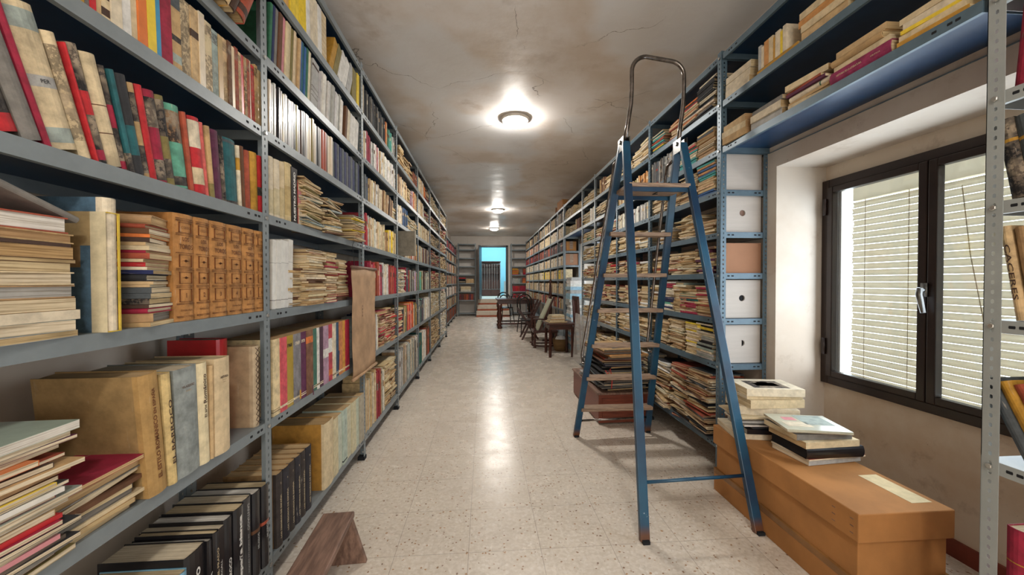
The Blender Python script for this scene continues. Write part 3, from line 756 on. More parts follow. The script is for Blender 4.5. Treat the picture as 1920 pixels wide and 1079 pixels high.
# --- LOS TOROS shelf (z 1.066)
R_D = 'LOS TOROS shelf'
def toros(i, y0, y1):
    t = (y1 - y0); H = .285; dk = srgb('6a3d1c')
    mb, pb = bookgeo(t - .0012, H, .20, 'hard', srgb('a8743e'), 'cloth', pg='buff', spc=srgb('b07d46'))
    w = t * .60; x = -.0004
    def rect(z0, z1, k=1.0, th=.0011):
        a = w * k / 2
        for p, q in (((x, -a, z0), (x + .003, a, z0 + th)), ((x, -a, z1 - th), (x + .003, a, z1)), ((x, -a, z0), (x + .003, -a + th, z1)), ((x, a - th, z0), (x + .003, a, z1))): mb.box(p, q, 4, dk)
    for f in (.035, .045, .155, .165, .315, .33, .475, .49, .635, .80, .815, .93, .94, .955):
        mb.box((x + .0004, -t * .42, f * H), (x + .004, t * .42, f * H + .0010), 4, dk)
    rect(.18 * H, .30 * H); rect(.35 * H, .46 * H); rect(.505 * H, .62 * H); rect(.825 * H, .92 * H)
    for zc in (.405, .5625):
        mb.prism([(-.003 * w / .02, zc * H), (0, zc * H + .004), (.003 * w / .02, zc * H), (0, zc * H - .004)], x - .0002, x + .002, 'x', 4, dk)
        mb.prism([(-.006 * w / .02, zc * H), (0, zc * H + .0012), (.006 * w / .02, zc * H), (0, zc * H - .0012)], x - .0002, x + .002, 'x', 4, dk)
    put_text(mb, 'COSSIO', w * .72, .007, .872 * H, way='h', col=dk, x=x - .0003, bold=.0)
    put_text(mb, 'LOS', w * .55, .011, .765 * H, way='h', col=dk, x=x - .0003, bold=.02)
    put_text(mb, 'TOROS', w * 1.12, .0135, .695 * H, way='h', col=dk, x=x - .0005, bold=.02)
    put_text(mb, str(i), None, .0125, .24 * H, way='h', col=dk, x=x - .0003, bold=.02)
    put_text(mb, 'ESPASA-CALPE', w * 1.0, .005, .10 * H, way='h', col=dk, x=x - .0003)
    M = Matrix.Translation((XL - .006, (y0 + y1) / 2, 1.0675)) @ RZP
    o = obj('book', mb.mesh('cover', BOOKM), None, M); obj('page_block', pb.mesh('page_block', BOOKM), o)
    enter(o, 'book', R_D, 'tan LOS TOROS volume with frames, numbered %d on its spine' % i if i < 6 else 'last tan LOS TOROS volume, half hidden by the post', i, 'book')
px = [334, 372, 401, 433, 461, 484, 503]
for i in range(6): toros(i + 1, planeY(px[i], 500, XL), planeY(px[i+1], 500, XL) - .001)
old = ['tan', 'buff', 'cream', 'kraft', 'ivory', 'brown', 'cream', 'buff']
def old_items(n, th=(.008, .02), H=.23, D=.16, edges=('fore', 'spine', 'head'), pal=old, noun='worn booklet', **ex):
    out = []
    for i in range(n):
        c = random.choice(pal); e = random.choice(edges)
        out.append(('%s %s' % (c, noun), jit(PC[c]), random.uniform(*th), H * random.uniform(.9, 1.06), D * random.uniform(.9, 1.06), e, dict(pg=jit(page_col(), .12), **ex)))
    return out
# far-left pile and main pile
z = pile('L', .56, 1.066, old_items(9, (.010, .022), .20, .16), 'leftmost pile on LOS TOROS shelf', cat='booklet', name='booklet', out=.0)
its = [('white-edged booklet', 'silver', .012, .23, .165, 'fore', {}), ('pale blue-grey booklet', 'faded', .020, .235, .17, 'fore', {'pg': 'ivory'}), ('ivory booklet', 'ivory', .018, .23, .165, 'spine', {}),
       ('tan frayed book', 'tan', .022, .22, .165, 'fore', {}), ('grey-edged thick book', 'kraft', .024, .22, .16, 'fore', {'pg': 'silver', 'kind': 'hard'}), ('cream thick book', 'cream', .024, .215, .165, 'fore', {'pg': 'ivory', 'kind': 'hard'}),
       ('buff worn booklet', 'buff', .016, .215, .16, 'fore', {}), ('thin brown booklet', 'brown', .007, .21, .16, 'fore', {}), ('frayed tan bundle', 'kraft', .022, .20, .15, 'fore', {'pg': 'tan'}), ('thin dark booklet', 'umber', .006, .21, .15, 'spine', {}),
       ('tan hardback with brown boards', 'tan', .018, .21, .15, 'fore', {'kind': 'hard', 'fin': 'cloth', 'pg': 'kraft'}), ('thick white-paged book with rust spine', 'brick', .030, .205, .145, 'fore', {'kind': 'hard', 'pg': 'white', 'fin': 'cloth'})]
z = pile('L', .685, 1.066, its, 'second pile on LOS TOROS shelf', out=.012, jr=.09, jy=.008)
M = lay_matrix(XL - .085, .705, 1.325, .010, .22, .17, PI, 0, math.radians(20))
mk_book(M, dict(t=.012, H=.24, D=.17, c='grey', kind='hard', fin='paper', pg='silver'), R_D, 'grey-brown folio slanting on top of second pile', 0)
# big upright torn folio, its blue board towards the viewer
y0, y1 = planeY(190, 600, XL), planeY(216, 600, XL)
mb, pb = bookgeo(y1 - y0, .28, .185, 'hard', 'ivory', 'cloth', spc='ivory', board=srgb('4d6a80'), pg='ivory')
mb.box((.05, (y1-y0)/2, .135), (.18, (y1-y0)/2 + .0006, .25), 2, srgb('8a7250')); mb.box((.0, (y1-y0)/2, .0), (.03, (y1-y0)/2 + .0008, .25), 2, srgb('c9bd9c'))
mb.box((.03, (y1-y0)/2, .18), (.19, (y1-y0)/2 + .0007, .25), 2, srgb('a08a62'))
for f in (.0, .248): mb.box((-.001, -(y1-y0)/2 + .002, f), (.01, (y1-y0)/2 - .002, f + .002), 2, srgb('c8ac40'))
mb.box((-.0006, -(y1-y0)/2, .0), (.002, -(y1-y0)/2 + .004, .25), 2, srgb('c8ac40'))
o = obj('book', mb.mesh('cover', BOOKM), None, Matrix.Translation((XL + .012, (y0+y1)/2, 1.067)) @ RZP); obj('page_block', pb.mesh('page_block', BOOKM), o)
enter(o, 'book', R_D, 'tall torn blue-and-tan folio standing between the piles', 0, 'book')
its = [('tan booklet', 'tan', .010, .19, .128, 'tail', {}), ('grey worn book', 'kraft', .020, .20, .134, 'tail', {'pg': 'grey'}), ('red-spined book', 'crimson', .012, .21, .138, 'tail', {'kind': 'hard', 'fin': 'cloth'}), ('brown thin booklet', 'umber', .008, .2, .134, 'tail', {}),
       ('grey-brown booklet', 'marbled', .013, .2, .134, 'tail', {}), ('navy-grey book', 'slate', .012, .205, .134, 'tail', {'fin': 'cloth'}), ('slate blue book', 'slate', .013, .20, .134, 'tail', {'fin': 'cloth'}), ('thin tan booklet', 'buff', .006, .21, .138, 'tail', {}),
       ('buff booklet', 'buff', .007, .215, .138, 'tail', {}), ('black cloth book', 'charcoal', .016, .20, .134, 'tail', {'fin': 'cloth', 'kind': 'hard'}), ('dark navy booklet', 'navy', .009, .2, .134, 'tail', {}), ('ivory booklet', 'ivory', .007, .2, .134, 'tail', {}),
       ('bright red book', 'red', .010, .205, .134, 'tail', {'fin': 'cloth'}), ('cream booklet', 'cream', .007, .2, .134, 'tail', {}), ('rust red book', 'brick', .013, .205, .134, 'tail', {'fin': 'cloth'}), ('thin crimson booklet', 'crimson', .006, .2, .134, 'tail', {}),
       ('frayed cream booklet', 'cream', .010, .205, .134, 'tail', {}), ('frayed buff booklet', 'buff', .008, .2, .134, 'tail', {}), ('dark-backed cream book', 'umber', .010, .2, .134, 'tail', {'pg': 'ivory'}), ('orange-spined booklet', 'orange', .008, .2, .134, 'tail', {}),
       ('ivory-paged book', 'brown', .012, .2, .130, 'tail', {'pg': 'ivory'}), ('dull red hardback', 'brick', .010, .2, .128, 'tail', {'kind': 'hard', 'fin': 'cloth'}), ('thick tan hardback on top', 'kraft', .022, .19, .125, 'tail', {'kind': 'hard', 'pg': 'buff'})]
its = [(a, b, c, d * .78, e * .86, f, g) for a, b, c, d, e, f, g in its]
pile('L', .978, 1.066, its, 'third pile on LOS TOROS shelf', out=.004, jr=.08, jy=.003, bias=.33)

# --- shelf below (z .66): magazines, art books
R_E = 'shelf below the LOS TOROS volumes'
z = .66; its = []
mc = [('buff patterned folder', 'olive'), ('plum album', 'plum'), ('grey magazine', 'grey'), ('black album', 'charcoal'), ('grey-brown magazine', 'marbled'), ('pink-edged magazine', 'pink'), ('cream magazine', 'ivory'), ('charcoal album', 'charcoal'), ('crimson album', 'crimson'),
      ('red magazine', 'red'), ('tan magazine', 'buff'), ('white magazine with red marks', 'white'), ('pale blue magazine', 'faded'), ('crimson-backed magazine', 'crimson'), ('white glossy magazine', 'white'), ('slate magazine', 'slate'),
      ('yellow-lettered magazine', 'yellow'), ('brown portfolio', 'brown'), ('kraft portfolio', 'kraft'), ('tan portfolio', 'tan'), ('dark brown portfolio', 'umber'), ('red-brown portfolio', 'brick'),
      ('thin orange magazine', 'orange'), ('buff magazine', 'buff'), ('maroon folder', 'plum'), ('grey folder', 'grey')]
for d_, c in mc:
    its.append((d_, jit(PC[c], .05), random.uniform(.006, .0105), .30, .23, random.choice(['spine', 'fore', 'head']), dict(pg='ivory', fin='gloss' if 'magaz' in d_ else 'paper')))
its.append(('large pale-green covered book topping the pile', srgb('9fb0a2'), .016, .31, .235, 'fore', dict(pg='white', fin='gloss')))
random.seed(5)
pile('L', .62, .66, its, 'big magazine pile beside brown art books', out=.02, jy=.02, jr=.07, cat='magazine', name='magazine')
its = [('kraft-edged album', 'kraft', .012, .23, .17, 'head', {}), ('tan booklet', 'tan', .010, .23, .17, 'head', {}), ('cream booklet', 'cream', .008, .22, .17, 'spine', {}), ('grey booklet', 'grey', .012, .23, .17, 'head', {'pg': 'grey'}),
       ('dark grey booklet', 'slate', .010, .22, .165, 'head', {}), ('brown booklet', 'brown', .010, .22, .165, 'spine', {}), ('tan upturned booklet', 'buff', .012, .22, .17, 'fore', {'tilt': math.radians(5)}),
       ('grey-spined half-bound book', 'grey', .022, .22, .16, 'fore', {'kind': 'hard', 'spc': 'slate', 'pg': 'buff', 'fin': 'cloth', 'tilt': math.radians(3)}), ('maroon thin book', 'crimson', .009, .2, .15, 'fore', {'pg': 'buff', 'tilt': math.radians(2)})]
pile('L', .835, .66, its, 'low pile leaning by brown art books', out=.0, jy=.006, jr=.05)
# art books with lettered spines
def lettered(side, y0, y1, z, H, D, desc, region, texts, lean=0, out=.01, order=None, name='book', **g):
    return upright(side, y0, y1, z, H, D, desc, region, lean=lean, out=out, texts=texts, kind=g.pop('kind', 'hard'), name=name, **g)
px = [283, 318, 337, 379, 398, 405, 433]; py = 800
Y = [planeY(p, py, XL + .01) for p in px]
bt = srgb('6b3f20')
lettered('L', Y[0], Y[1], .66, .295, .23, 'tan book lettered EL ESTILO ROMANICO EN ESPAÑA', R_E,
   [dict(body='EL ESTILO ROMANICO', L=.155, h=.011, zc=.115, yc=-.002, way='up', col=bt, bold=.03), dict(body='EN ESPAÑA', L=.062, h=.010, zc=.228, yc=-.002, way='up', col=bt, bold=.03)], c=srgb('94794f'), spc=srgb('a98753'), fin='paper', lean=math.radians(5), pg='buff')
lettered('L', Y[1] + .004, Y[2], .66, .285, .22, 'straw-coloured book lettered EL BARROCO', R_E, [dict(body='EL BARROCO', L=.165, h=.010, zc=.135, way='up', col='umber', bold=.02)], c=srgb('c8b07a'), fin='cloth', lean=math.radians(4), pg='cream')
lettered('L', Y[2], Y[3], .66, .285, .23, 'blue-grey thick art book with faint gilt title', R_E, [dict(body='VELAZQUEZ', L=.042, h=.0075, zc=.235, way='h', col='brown'), dict(body='Y SU SIGLO', L=.020, h=.004, zc=.223, way='h', col='tan')], c=srgb('8b9290'), spc=srgb('8b9290'), fin='cloth', lean=math.radians(2), pg='ivory')
lettered('L', Y[3], Y[4], .66, .285, .22, 'cream book lettered El arte Románico', R_E, [dict(body='El arte', L=.035, h=.009, zc=.148, way='up', col='umber'), dict(body='Románico', L=.082, h=.013, zc=.212, way='up', col='umber', bold=.02)], c=srgb('d6c8a4'), fin='paper', lean=math.radians(2), pg='cream')
upright('L', Y[4], Y[5], .66, .27, .21, 'narrow plain buff book', R_E, out=.008, c='buff', fin='paper', kind='hard')
lettered('L', Y[5], Y[6], .66, .285, .22, 'cream book lettered HISTORIA', R_E, [dict(body='HISTORIA', L=.034, h=.0075, bold=.03, zc=.228, way='h', col='umber'), dict(body='DE LA LITERATURA', L=.018, h=.0028, zc=.219, way='h', col='brown'), dict(body='ESPAÑOLA', L=.012, h=.0028, zc=.213, way='h', col='brown')], c=srgb('cdb894'), fin='paper', out=.014, pg='cream')
# large kraft book at the post
y1_ = 1.425; o = upright('L', y1_ - .035, y1_, .66, .285, .25, 'large kraft slipcase with zigzag edge beside the post', R_E, out=-.01, c=srgb('a38d70'), spc=srgb('b3a084'), fin='paper', kind='hard', pg='buff')
mb = MB()
for k in range(14):
    a, b = k * .0195 + .006, (k + 1) * .0195 + .006
    for s in (-1, 1):
        mb.bar((-.0008, s * .012, a), (-.0008, -s * .012, b), .0012, .0012, 4, cc('umber'))
mb.build('zigzag_binding', BOOKM, o)
upright('L', 1.33, 1.385, .66, .318, .16, 'red-topped book behind the kraft slipcase', R_E, out=-.09, c='red', kind='hard', fin='gloss')

# --- bottom shelf of the nearest bay (z .145): black-spined art books
R_F = 'bottom shelf, nearest left bay'
px = [250, 300, 335, 352, 392, 401, 412, 424, 440, 460, 478, 493, 507]; py = 1060
Y = [planeY(p, py, XL) for p in px]
ti = [('pale grey art book', 'silver', []), ('grey-brown art book', 'kraft', []), ('light blue spined book', srgb('6f9fb8'), [dict(body='ARIA', L=.04, h=.009, zc=.2, way='up', col='navy')]),
  ('black wide book lettered medio', 'black', [dict(body='medio', L=.12, h=.022, zc=.175, way='up', col='white', bold=.02)]),
  ('black book with white stripe', 'black', [dict(body='GUIA', L=.05, h=.008, zc=.16, way='up', col='white')]),
  ('black book lettered MUSEO DEL PRADO', 'black', [dict(body='MUSEO DEL PRADO', L=.16, h=.008, zc=.16, way='up', col='cream')]),
  ('black book with small white lettering near its middle', 'black', [dict(body='CHAGALL', L=.07, h=.007, zc=.15, way='up', col='white')]),
  ('black book lettered EL BARROCO', 'black', [dict(body='EL BARROCO', L=.115, h=.0125, zc=.11, way='up', col='white', bold=.03)]),
  ('black book lettered España blanca', 'black', [dict(body='España blanca', L=.215, h=.017, zc=.165, way='up', col='white', bold=.05)]),
  ('dark grey book lettered SANTIAGO', 'charcoal', [dict(body='SANTIAGO', L=.09, h=.011, zc=.235, way='down', col='silver'), dict(body='DE TODAS LAS ESPAÑAS', L=.13, h=.006, zc=.11, way='down', col='silver')]),
  ('black book with brown and white title', 'black', [dict(body='MUSEOS', L=.055, h=.010, zc=.12, way='up', col='silver', bold=.02)]),
  ('black book with orange and white title', 'black', [dict(body='MUSEOS', L=.055, h=.010, zc=.13, way='up', col='silver', bold=.02)])]
hs = [.255, .26, .265, .285, .28, .29, .285, .295, .30, .30, .295, .295]
for i, (d_, c, tx) in enumerate(ti):
    br = {}
    if i >= 10: br = dict(bands=((.52, .56, 'brown' if i == 10 else 'brick'),))
    upright('L', Y[i], Y[i+1], .145, hs[i], .22, d_, R_F, out=-.004 + .004 * (i % 3), c=c, fin='gloss', kind='hard' if i != 6 else 'soft', texts=tx, pg=['ivory', 'white', 'cream'][i % 3], **br)
y = Y[0]; k = 0
for k in range(4):
    upright('L', y - .045, y - .002, .145, .25 - .004 * k, .2, ['grey paper-wrapped book', 'dark slipcased book', 'blue-grey art book', 'brown art book'][k], R_F, out=-.01, c=['silver', 'charcoal', 'faded', 'brown'][k], fin='paper', kind='hard'); y -= .045

# --- second left bay
B2 = 'second left bay'
R = 'top shelf, second left bay'
px = [528, 536, 545, 555, 563, 576, 583, 590, 597, 604, 614]
row_px('L', px, 2.29, [B('orange-yellow paperback', srgb('d8a850')), B('pale orange paperback', srgb('d9a860')), B('bright yellow paperback', 'yellow'), B('bright yellow paperback', 'yellow'), B('bright yellow paperback', srgb('dfc02a')),
   B('white paperback', 'white'), B('ivory paperback', 'ivory'), B('ivory paperback', 'ivory'), B('white paperback', 'white'), B('cream dotted booklet', 'cream', bands=tuple((f / 20, f / 20 + .02, PC['buff']) for f in range(2, 19, 2)))], R, .235, D=.16, py=130, kind='soft', fin='paper', simple=True, lean=math.radians(1))
px = [616, 624, 632, 640, 648, 656]
row_px('L', px, 2.29, [B('ochre leaning book', 'ochre', fin='paper'), B('olive-grey leaning paperback', 'olive', fin='paper'), B('white leaning paperback', 'white'), B('white leaning paperback', 'white'), B('silvery leaning paperback', 'silver')], R, .205, D=.16, py=180, kind='soft', fin='paper', simple=True, lean=math.radians(-24))
row_px('L', [660, 668, 672, 682], 2.29, [B('olive paperback by the post', 'olive'), B('yellow slim paperback', 'yellow'), B('cream paperback by the post', 'cream')], R, .205, D=.15, py=180, kind='soft', fin='paper', simple=True, lean=math.radians(-4))
R = 'second shelf down, second left bay'
cs = [('dark green', 'green'), ('navy', 'navy'), ('grey', 'grey'), ('brown', 'brown'), ('pinkish', 'pink'), ('cream', 'cream'), ('cream', 'cream'), ('olive', 'olive'), ('cream', 'cream'), ('buff', 'buff'), ('buff', 'buff'), ('blue', 'blue'), ('teal', 'teal'), ('blue', 'blue'), ('green', 'green'), ('ivory', 'ivory')]
px = [504, 509, 514, 520, 527, 533, 539, 545, 549, 553, 557, 561, 565, 569, 573, 577, 582]
row_px('L', px, 2.0, [B(a + ' thin upright magazine', jit(PC[c])) for a, c in cs], R, .24, D=.17, py=170, kind='soft', fin='paper', simple=True, cat='magazine', name='magazine', lean=math.radians(-5))
px = [584, 596, 600] + [600 + 4.2 * k for k in range(1, 11)]
row_px('L', px, 2.0, [B('wide grey printed portfolio', 'silver', bands=((.85, .9, 'umber'), (.4, .42, 'grey'), (.3, .32, 'grey'), (.2, .22, 'grey')))] + [B('white leaning magazine' if k % 3 else 'greyish leaning magazine', jit(PC['white' if k % 3 else 'silver'], .12), H=.225 * random.uniform(.9, 1.03), out=-.012 - .006 * (k % 2)) for k in range(len(px) - 2)], R, .225, D=.17, py=200, kind='soft', fin='paper', simple=True, cat='magazine', name='magazine', lean=math.radians(-7))
px = [646, 650, 655, 660, 665, 670]
row_px('L', px, 2.0, [B('brown-patterned leaning magazine', 'brown'), B('ivory leaning magazine', 'ivory'), B('white slanting magazine', 'white'), B('white slanting magazine', 'white'), B('white slanting magazine', 'white')], R, .20, D=.17, py=220, kind='soft', fin='paper', simple=True, lean=math.radians(-9))
R = 'third shelf down, second left bay'
px = [506 + 3.9 * k for k in range(31)]
sp = []
for k in range(30):
    c, a = random.choice([('ivory', 'ivory'), ('silver', 'silvery'), ('charcoal', 'blackish'), ('grey', 'grey'), ('umber', 'dark brown'), ('silver', 'silvery'), ('olive', 'olive')])
    if k in (25, 26): c, a = 'brick', 'rust-brown'
    if k > 27: c, a = 'ivory', 'ivory'
    sp.append(B(a + ' glossy thin volume', jit(PC[c])))
row_px('L', px, 1.727, sp, R, .205, D=.15, py=300, kind='soft', fin='gloss', simple=True, cat='journal', name='journal', lean=math.radians(-1))
px = [624 + 4.2 * k for k in range(14)]
row_px('L', px, 1.727, [B('navy thin volume' if k % 2 else 'blue-grey thin volume', jit(PC['navy' if k % 2 else 'slate'])) for k in range(13)], R, .20, D=.15, py=330, kind='soft', fin='cloth', simple=True, cat='journal', name='journal')
R = 'NUESTRO MADRID shelf'
px = [507, 517, 527, 537, 550]
row_px('L', px, 1.42, [B('ivory lettered volume', 'ivory', bands=((.05, .45, srgb('c2b695')),)), B('ivory lettered volume', 'ivory', bands=((.05, .5, srgb('c2b695')),)), B('cream lettered volume', 'cream', bands=((.05, .55, srgb('bbaa82')),)), B('wide cream lettered volume', srgb('c9b588'), bands=((.1, .6, srgb('b8a272')),))], R, .235, D=.16, py=400, kind='hard', fin='paper')
Y = [planeY(p, 430, XL) for p in (551, 562, 566, 573)]
lettered('L', Y[0], Y[1], 1.42, .232, .17, 'black book lettered NUESTRO MADRID', R, [dict(body='NUESTRO MADRID', L=.205, h=.0175, zc=.112, way='up', col='white', bold=.04)], out=-.008, c='black', fin='gloss', kind='soft')
upright('L', Y[1], Y[2], 1.42, .19, .15, 'thin red book', R, c='red', kind='soft', fin='gloss', simple=True)
upright('L', Y[2], Y[3], 1.42, .19, .15, 'white and pink book', R, c='ivory', bands=((.5, .8, PC['pink']),), kind='soft', fin='gloss', simple=True)
def PY(p, y=500, X=None): return planeY(p, y, XL if X is None else X)
bkp = ['cream', 'buff', 'ivory', 'kraft', 'faded', 'tan', 'olive', 'slate', 'cream', 'brown']
rnd_pile('L', PY(586), 1.42, 1.63, bkp, 'first pile beside NUESTRO MADRID', H=(.16, .22), D=(.13, .17), th=(.004, .012), slope=.03, jr=.15, out=.01)
rnd_pile('L', PY(622), 1.42, 1.60, bkp, 'second pile beside NUESTRO MADRID', H=(.18, .24), D=(.14, .18), th=(.004, .010), slope=-.06, jr=.15, out=.02)
rnd_pile('L', PY(664), 1.42, 1.565, bkp + ['yellow'], 'third pile beside NUESTRO MADRID, by the post', H=(.16, .2), D=(.13, .17), th=(.004, .010), slope=-.03, jr=.15, out=.04)
R = 'LOS TOROS level shelf, second left bay'
px = [509, 516, 525, 534, 541, 549]
row_px('L', px, 1.066, [B('white plastic-wrapped volume', jit(PC['white'], .05), bands=((.12, .13, 'grey'), (.66, .67, 'silver'))) for _ in range(5)], R, .275, D=.2, py=520, kind='soft', fin='gloss', lean=math.radians(-2))
rp = ['tan', 'buff', 'kraft', 'brown', 'cream', 'buff', 'tan']
rnd_pile('L', PY(565), 1.066, 1.25, rp, 'first pile behind white wrapped volumes', H=(.15, .2), D=(.12, .15), th=(.004, .012), jr=.12)
rnd_pile('L', PY(587), 1.066, 1.325, rp + ['crimson', 'ivory'], 'tallest pile after white wrapped volumes', H=(.17, .2), D=(.13, .16), th=(.005, .014), jr=.12, out=.02)
rnd_pile('L', PY(618), 1.066, 1.33, rp + ['crimson', 'brick', 'cream'], 'pile with red spines after white volumes', H=(.15, .19), D=(.12, .15), th=(.006, .014), jr=.12, out=.015)
rnd_pile('L', PY(646), 1.066, 1.30, rp + ['crimson'], 'pile just before the hanging scroll', H=(.16, .2), D=(.12, .15), th=(.006, .014), jr=.12)
R = 'shelf of coloured yearbooks'
px = [514, 527, 539, 552, 565, 576, 588, 596, 600, 608, 617, 625, 631, 637, 643, 649, 656]
yb = [('cream wide yearbook', srgb('d9c69c'), None), ('salmon-pink yearbook', srgb('c9535c'), None), ('mustard yearbook numbered 1968', srgb('a98f34'), '1968'), ('grey yearbook numbered 1969', srgb('7f7d80'), '1969'), ('purple yearbook numbered 1970', srgb('5c2a4c'), '1970'),
  ('brown yearbook with orange tab', srgb('7a5540'), None), ('dull green yearbook', srgb('3e6b5c'), None), ('thin white yearbook', 'white', None), ('dark mauve yearbook', srgb('4c3040'), None), ('light mauve yearbook', 'mauve', None), ('red and white yearbook', srgb('b2404c'), None),
  ('whitish yearbook', 'ivory', None), ('steel blue yearbook', srgb('35506c'), None), ('orange-tan yearbook', srgb('c07c4c'), None), ('amber yellow yearbook', srgb('c9913c'), None), ('crimson yearbook', srgb('a31f38'), None)]
for i, (d_, c, n_) in enumerate(yb):
    a, b = PY(px[i], 700), PY(px[i+1], 700); t = b - a
    tx = [dict(body=n_, L=t * .62, h=None, zc=.252, way='h', col='black' if n_ == '1968' else 'ivory', bold=.04)] if n_ else []
    lb = srgb('e0d4b4') if i not in (0, 7, 11) else srgb('8a7a60')
    bands = ((.045, .06, lb), (.075, .085, lb)) if i % 2 == 0 else ((.06, .09, lb),)
    if i == 9: bands = ((.45, .6, PC['white']),)
    if i == 10: bands = ((.5, .75, PC['white']), (.1, .2, PC['orange']))
    if i == 5: bands = ((.80, .90, PC['orange']),)
    upright('L', a, b, .66, .292, .2, d_, R, out=-.004 + .003 * (i % 2), c=c, fin='cloth' if i != 2 else 'gloss', kind='soft', pg='tan', texts=tx, bands=bands)
for px_, z0_, z1_, w_, c_, dy_, nm_ in ((560, .675, .712, .012, 'mustard', 0, 'paper_tab'), (634, .70, .80, .010, 'navy', .012, 'bookmark_ribbon'), (578, .655, .70, .008, 'plum', -.006, 'bookmark_ribbon')):
    yq = PY(px_, 700); host = min((r['o'] for r in REG if r['region'] == R), key=lambda o: abs(o.location.y - yq))
    mb = MB(); x_ = -.0115; yl = yq - host.location.y
    mb.prism([(-w_/2, z1_ - .661), (w_/2, z1_ - .661), (w_/2 + dy_, z0_ - .661), (-w_/2 + dy_, z0_ - .661)], x_, x_ + .0012, 'x')
    mb.c = [cc(c_)] * len(mb.c); o = mb.build(nm_, [M_FLAT], host)
R = 'bottom shelf, second left bay'
px = [521, 533, 545, 556, 566, 576, 586]
for i in range(6):
    a, b = PY(px[i], 900), PY(px[i+1], 900); t = b - a
    c = [srgb('3a3330'), srgb('2c2a30')][i % 2]
    upright('L', a, b, .145, .285, .2, 'black and tan LOS TESOROS volume', R, out=.0 + .002 * (i % 2), c=srgb('9c7a50'), fin='cloth', kind='hard', pg='buff',
       texts=[dict(body='LOS TESOROS DE ESPAÑA', L=.17, h=t * .22, zc=.115, yc=t * .10, way='up', col='cream', bold=.02, x=-.0012), dict(body=str(i + 5), L=None, h=.008, zc=.245, yc=t * .08, way='h', col='cream', x=-.0012)], spc=c)
y = PY(586, 900)
upright('L', PY(606, 850), PY(624, 850), .145, .325, .25, 'large ochre stained box file showing its side', R, out=.01, c=srgb('a87c34'), fin='paper', kind='hard', pg='tan', spc='cream')
px = [624, 633, 642, 650, 659, 667, 674, 682]
for i in range(7):
    a, b = PY(px[i], 800), PY(px[i+1], 800); c = [srgb('cbbf9c'), srgb('b9c0b0'), srgb('aebcb0'), srgb('c2bea4'), srgb('c8c0a0'), srgb('b8c0ae'), srgb('a8a08e')][i]
    upright('L', a + .0022 * (i % 3 > 0), b - .002, .145, [.305, .30, .308, .30, .304, .298, .302][i], .22, 'pale cream slipcased volume' if i in (0, 3, 4) else 'pale grey-green slipcased volume', R, out=.004 - .006 * (i % 2), c=c, fin='paper', kind='soft', pg='buff', bands=((.05, .075, 'charcoal'),) if i in (2,) else (),
       texts=[dict(body='Egipto', L=.045, h=.010, zc=.225, way='up', col='charcoal', bold=.03)] if i == 2 else [])

# --- high shelves bridging over the window
bc = srgb
R = 'highest bridging shelf over the window'
random.seed(3)
def flat_item(desc, c, t, H, D, e='spine', **k): return (desc, c, t, H, D, e, k)
yy = planeY(1375, 110, XR) ; 
pile('R', 2.02, 2.222, [flat_item('whitish stacked volume', 'ivory', .036, .20, .14, kind='soft'), flat_item('whitish stacked volume', 'ivory', .036, .20, .14, kind='soft'), flat_item('whitish stacked volume', 'ivory', .036, .20, .14, kind='soft')], R + ', far end', jr=.02, out=.0)
pile('R', 1.74, 2.222, [flat_item('long ochre flat book under the small upright ones', 'ochre', .016, .26, .18)], R, jr=.02, out=.0)
y = 1.86
for d_, c, t in [('grey-white small book', 'silver', .02), ('whitish small book', 'ivory', .018), ('orange-tan small book', 'amber', .03), ('cream small book', 'cream', .028), ('yellow small book', 'mustard', .012), ('ivory small book', 'ivory', .03), ('yellow-green small book', 'yellow', .014), ('ivory small lettered book', 'ivory', .022)][::1]:
    upright('R', y - t, y, 2.239, .105 if t < .02 else .12, .1, d_, R, out=-.005, c=c, kind='soft', fin='paper'); y -= t + .001
pile('R', 1.50, 2.222, [flat_item('buff stacked volume', 'buff', .034, .21, .15), flat_item('cream stacked volume', 'cream', .030, .21, .15), flat_item('amber stacked volume', 'amber', .03, .21, .15), flat_item('cream stacked volume', 'cream', .03, .2, .15)], R + ', nearer pile', jr=.03, out=.0)
pile('R', 1.24, 2.222, [flat_item('tan stacked volume', 'tan', .03, .21, .15), flat_item('cream stacked volume', 'cream', .03, .21, .15), flat_item('tan stacked volume', 'tan', .03, .21, .15)], R + ', nearest pile', jr=.03, out=.0)
R = 'lowest bridging shelf over the window'
pile('R', 2.03, 1.955, [flat_item('thick tan old book', 'tan', .038, .19, .15, pg='kraft'), flat_item('thick cream old book', 'cream', .034, .19, .145, pg='kraft'), flat_item('buff dark-labelled book', 'buff', .034, .19, .14, pg='kraft')], R + ', pile at the far end', jr=.05, out=.015)
pile('R', 1.80, 1.955, [flat_item('silvery old book', 'silver', .032, .20, .15), flat_item('grey-white old book', 'ivory', .034, .2, .15), flat_item('grey old book', 'grey', .02, .2, .15)], R + ', middle greyish pile', jr=.04, out=.004)
pile('R', 1.575, 1.955, [flat_item('cream paperback', 'cream', .016, .21, .15), flat_item('thin tan paperback', 'tan', .012, .21, .15), flat_item('cream hardback with green ring', 'ivory', .026, .2, .145, kind='hard', bands=((.2, .23, PC['green']),)),
   flat_item('plum slim book', 'plum', .012, .20, .15), flat_item('brick red slim book', 'brick', .010, .19, .14), flat_item('thick cream book', 'cream', .026, .2, .14, pg='tan')], R + ', pile left of magenta book', jr=.12, out=.0)
mb, pb = bookgeo(.046, .23, .17, 'hard', 'magenta', 'cloth', pg='cream', texts=[dict(body='HISTORIA DE LA LITERATURA', L=.10, h=.007, zc=.15, way='down', col='cream'), dict(body='CRITICA', L=.035, h=.005, zc=.05, way='down', col='cream')])
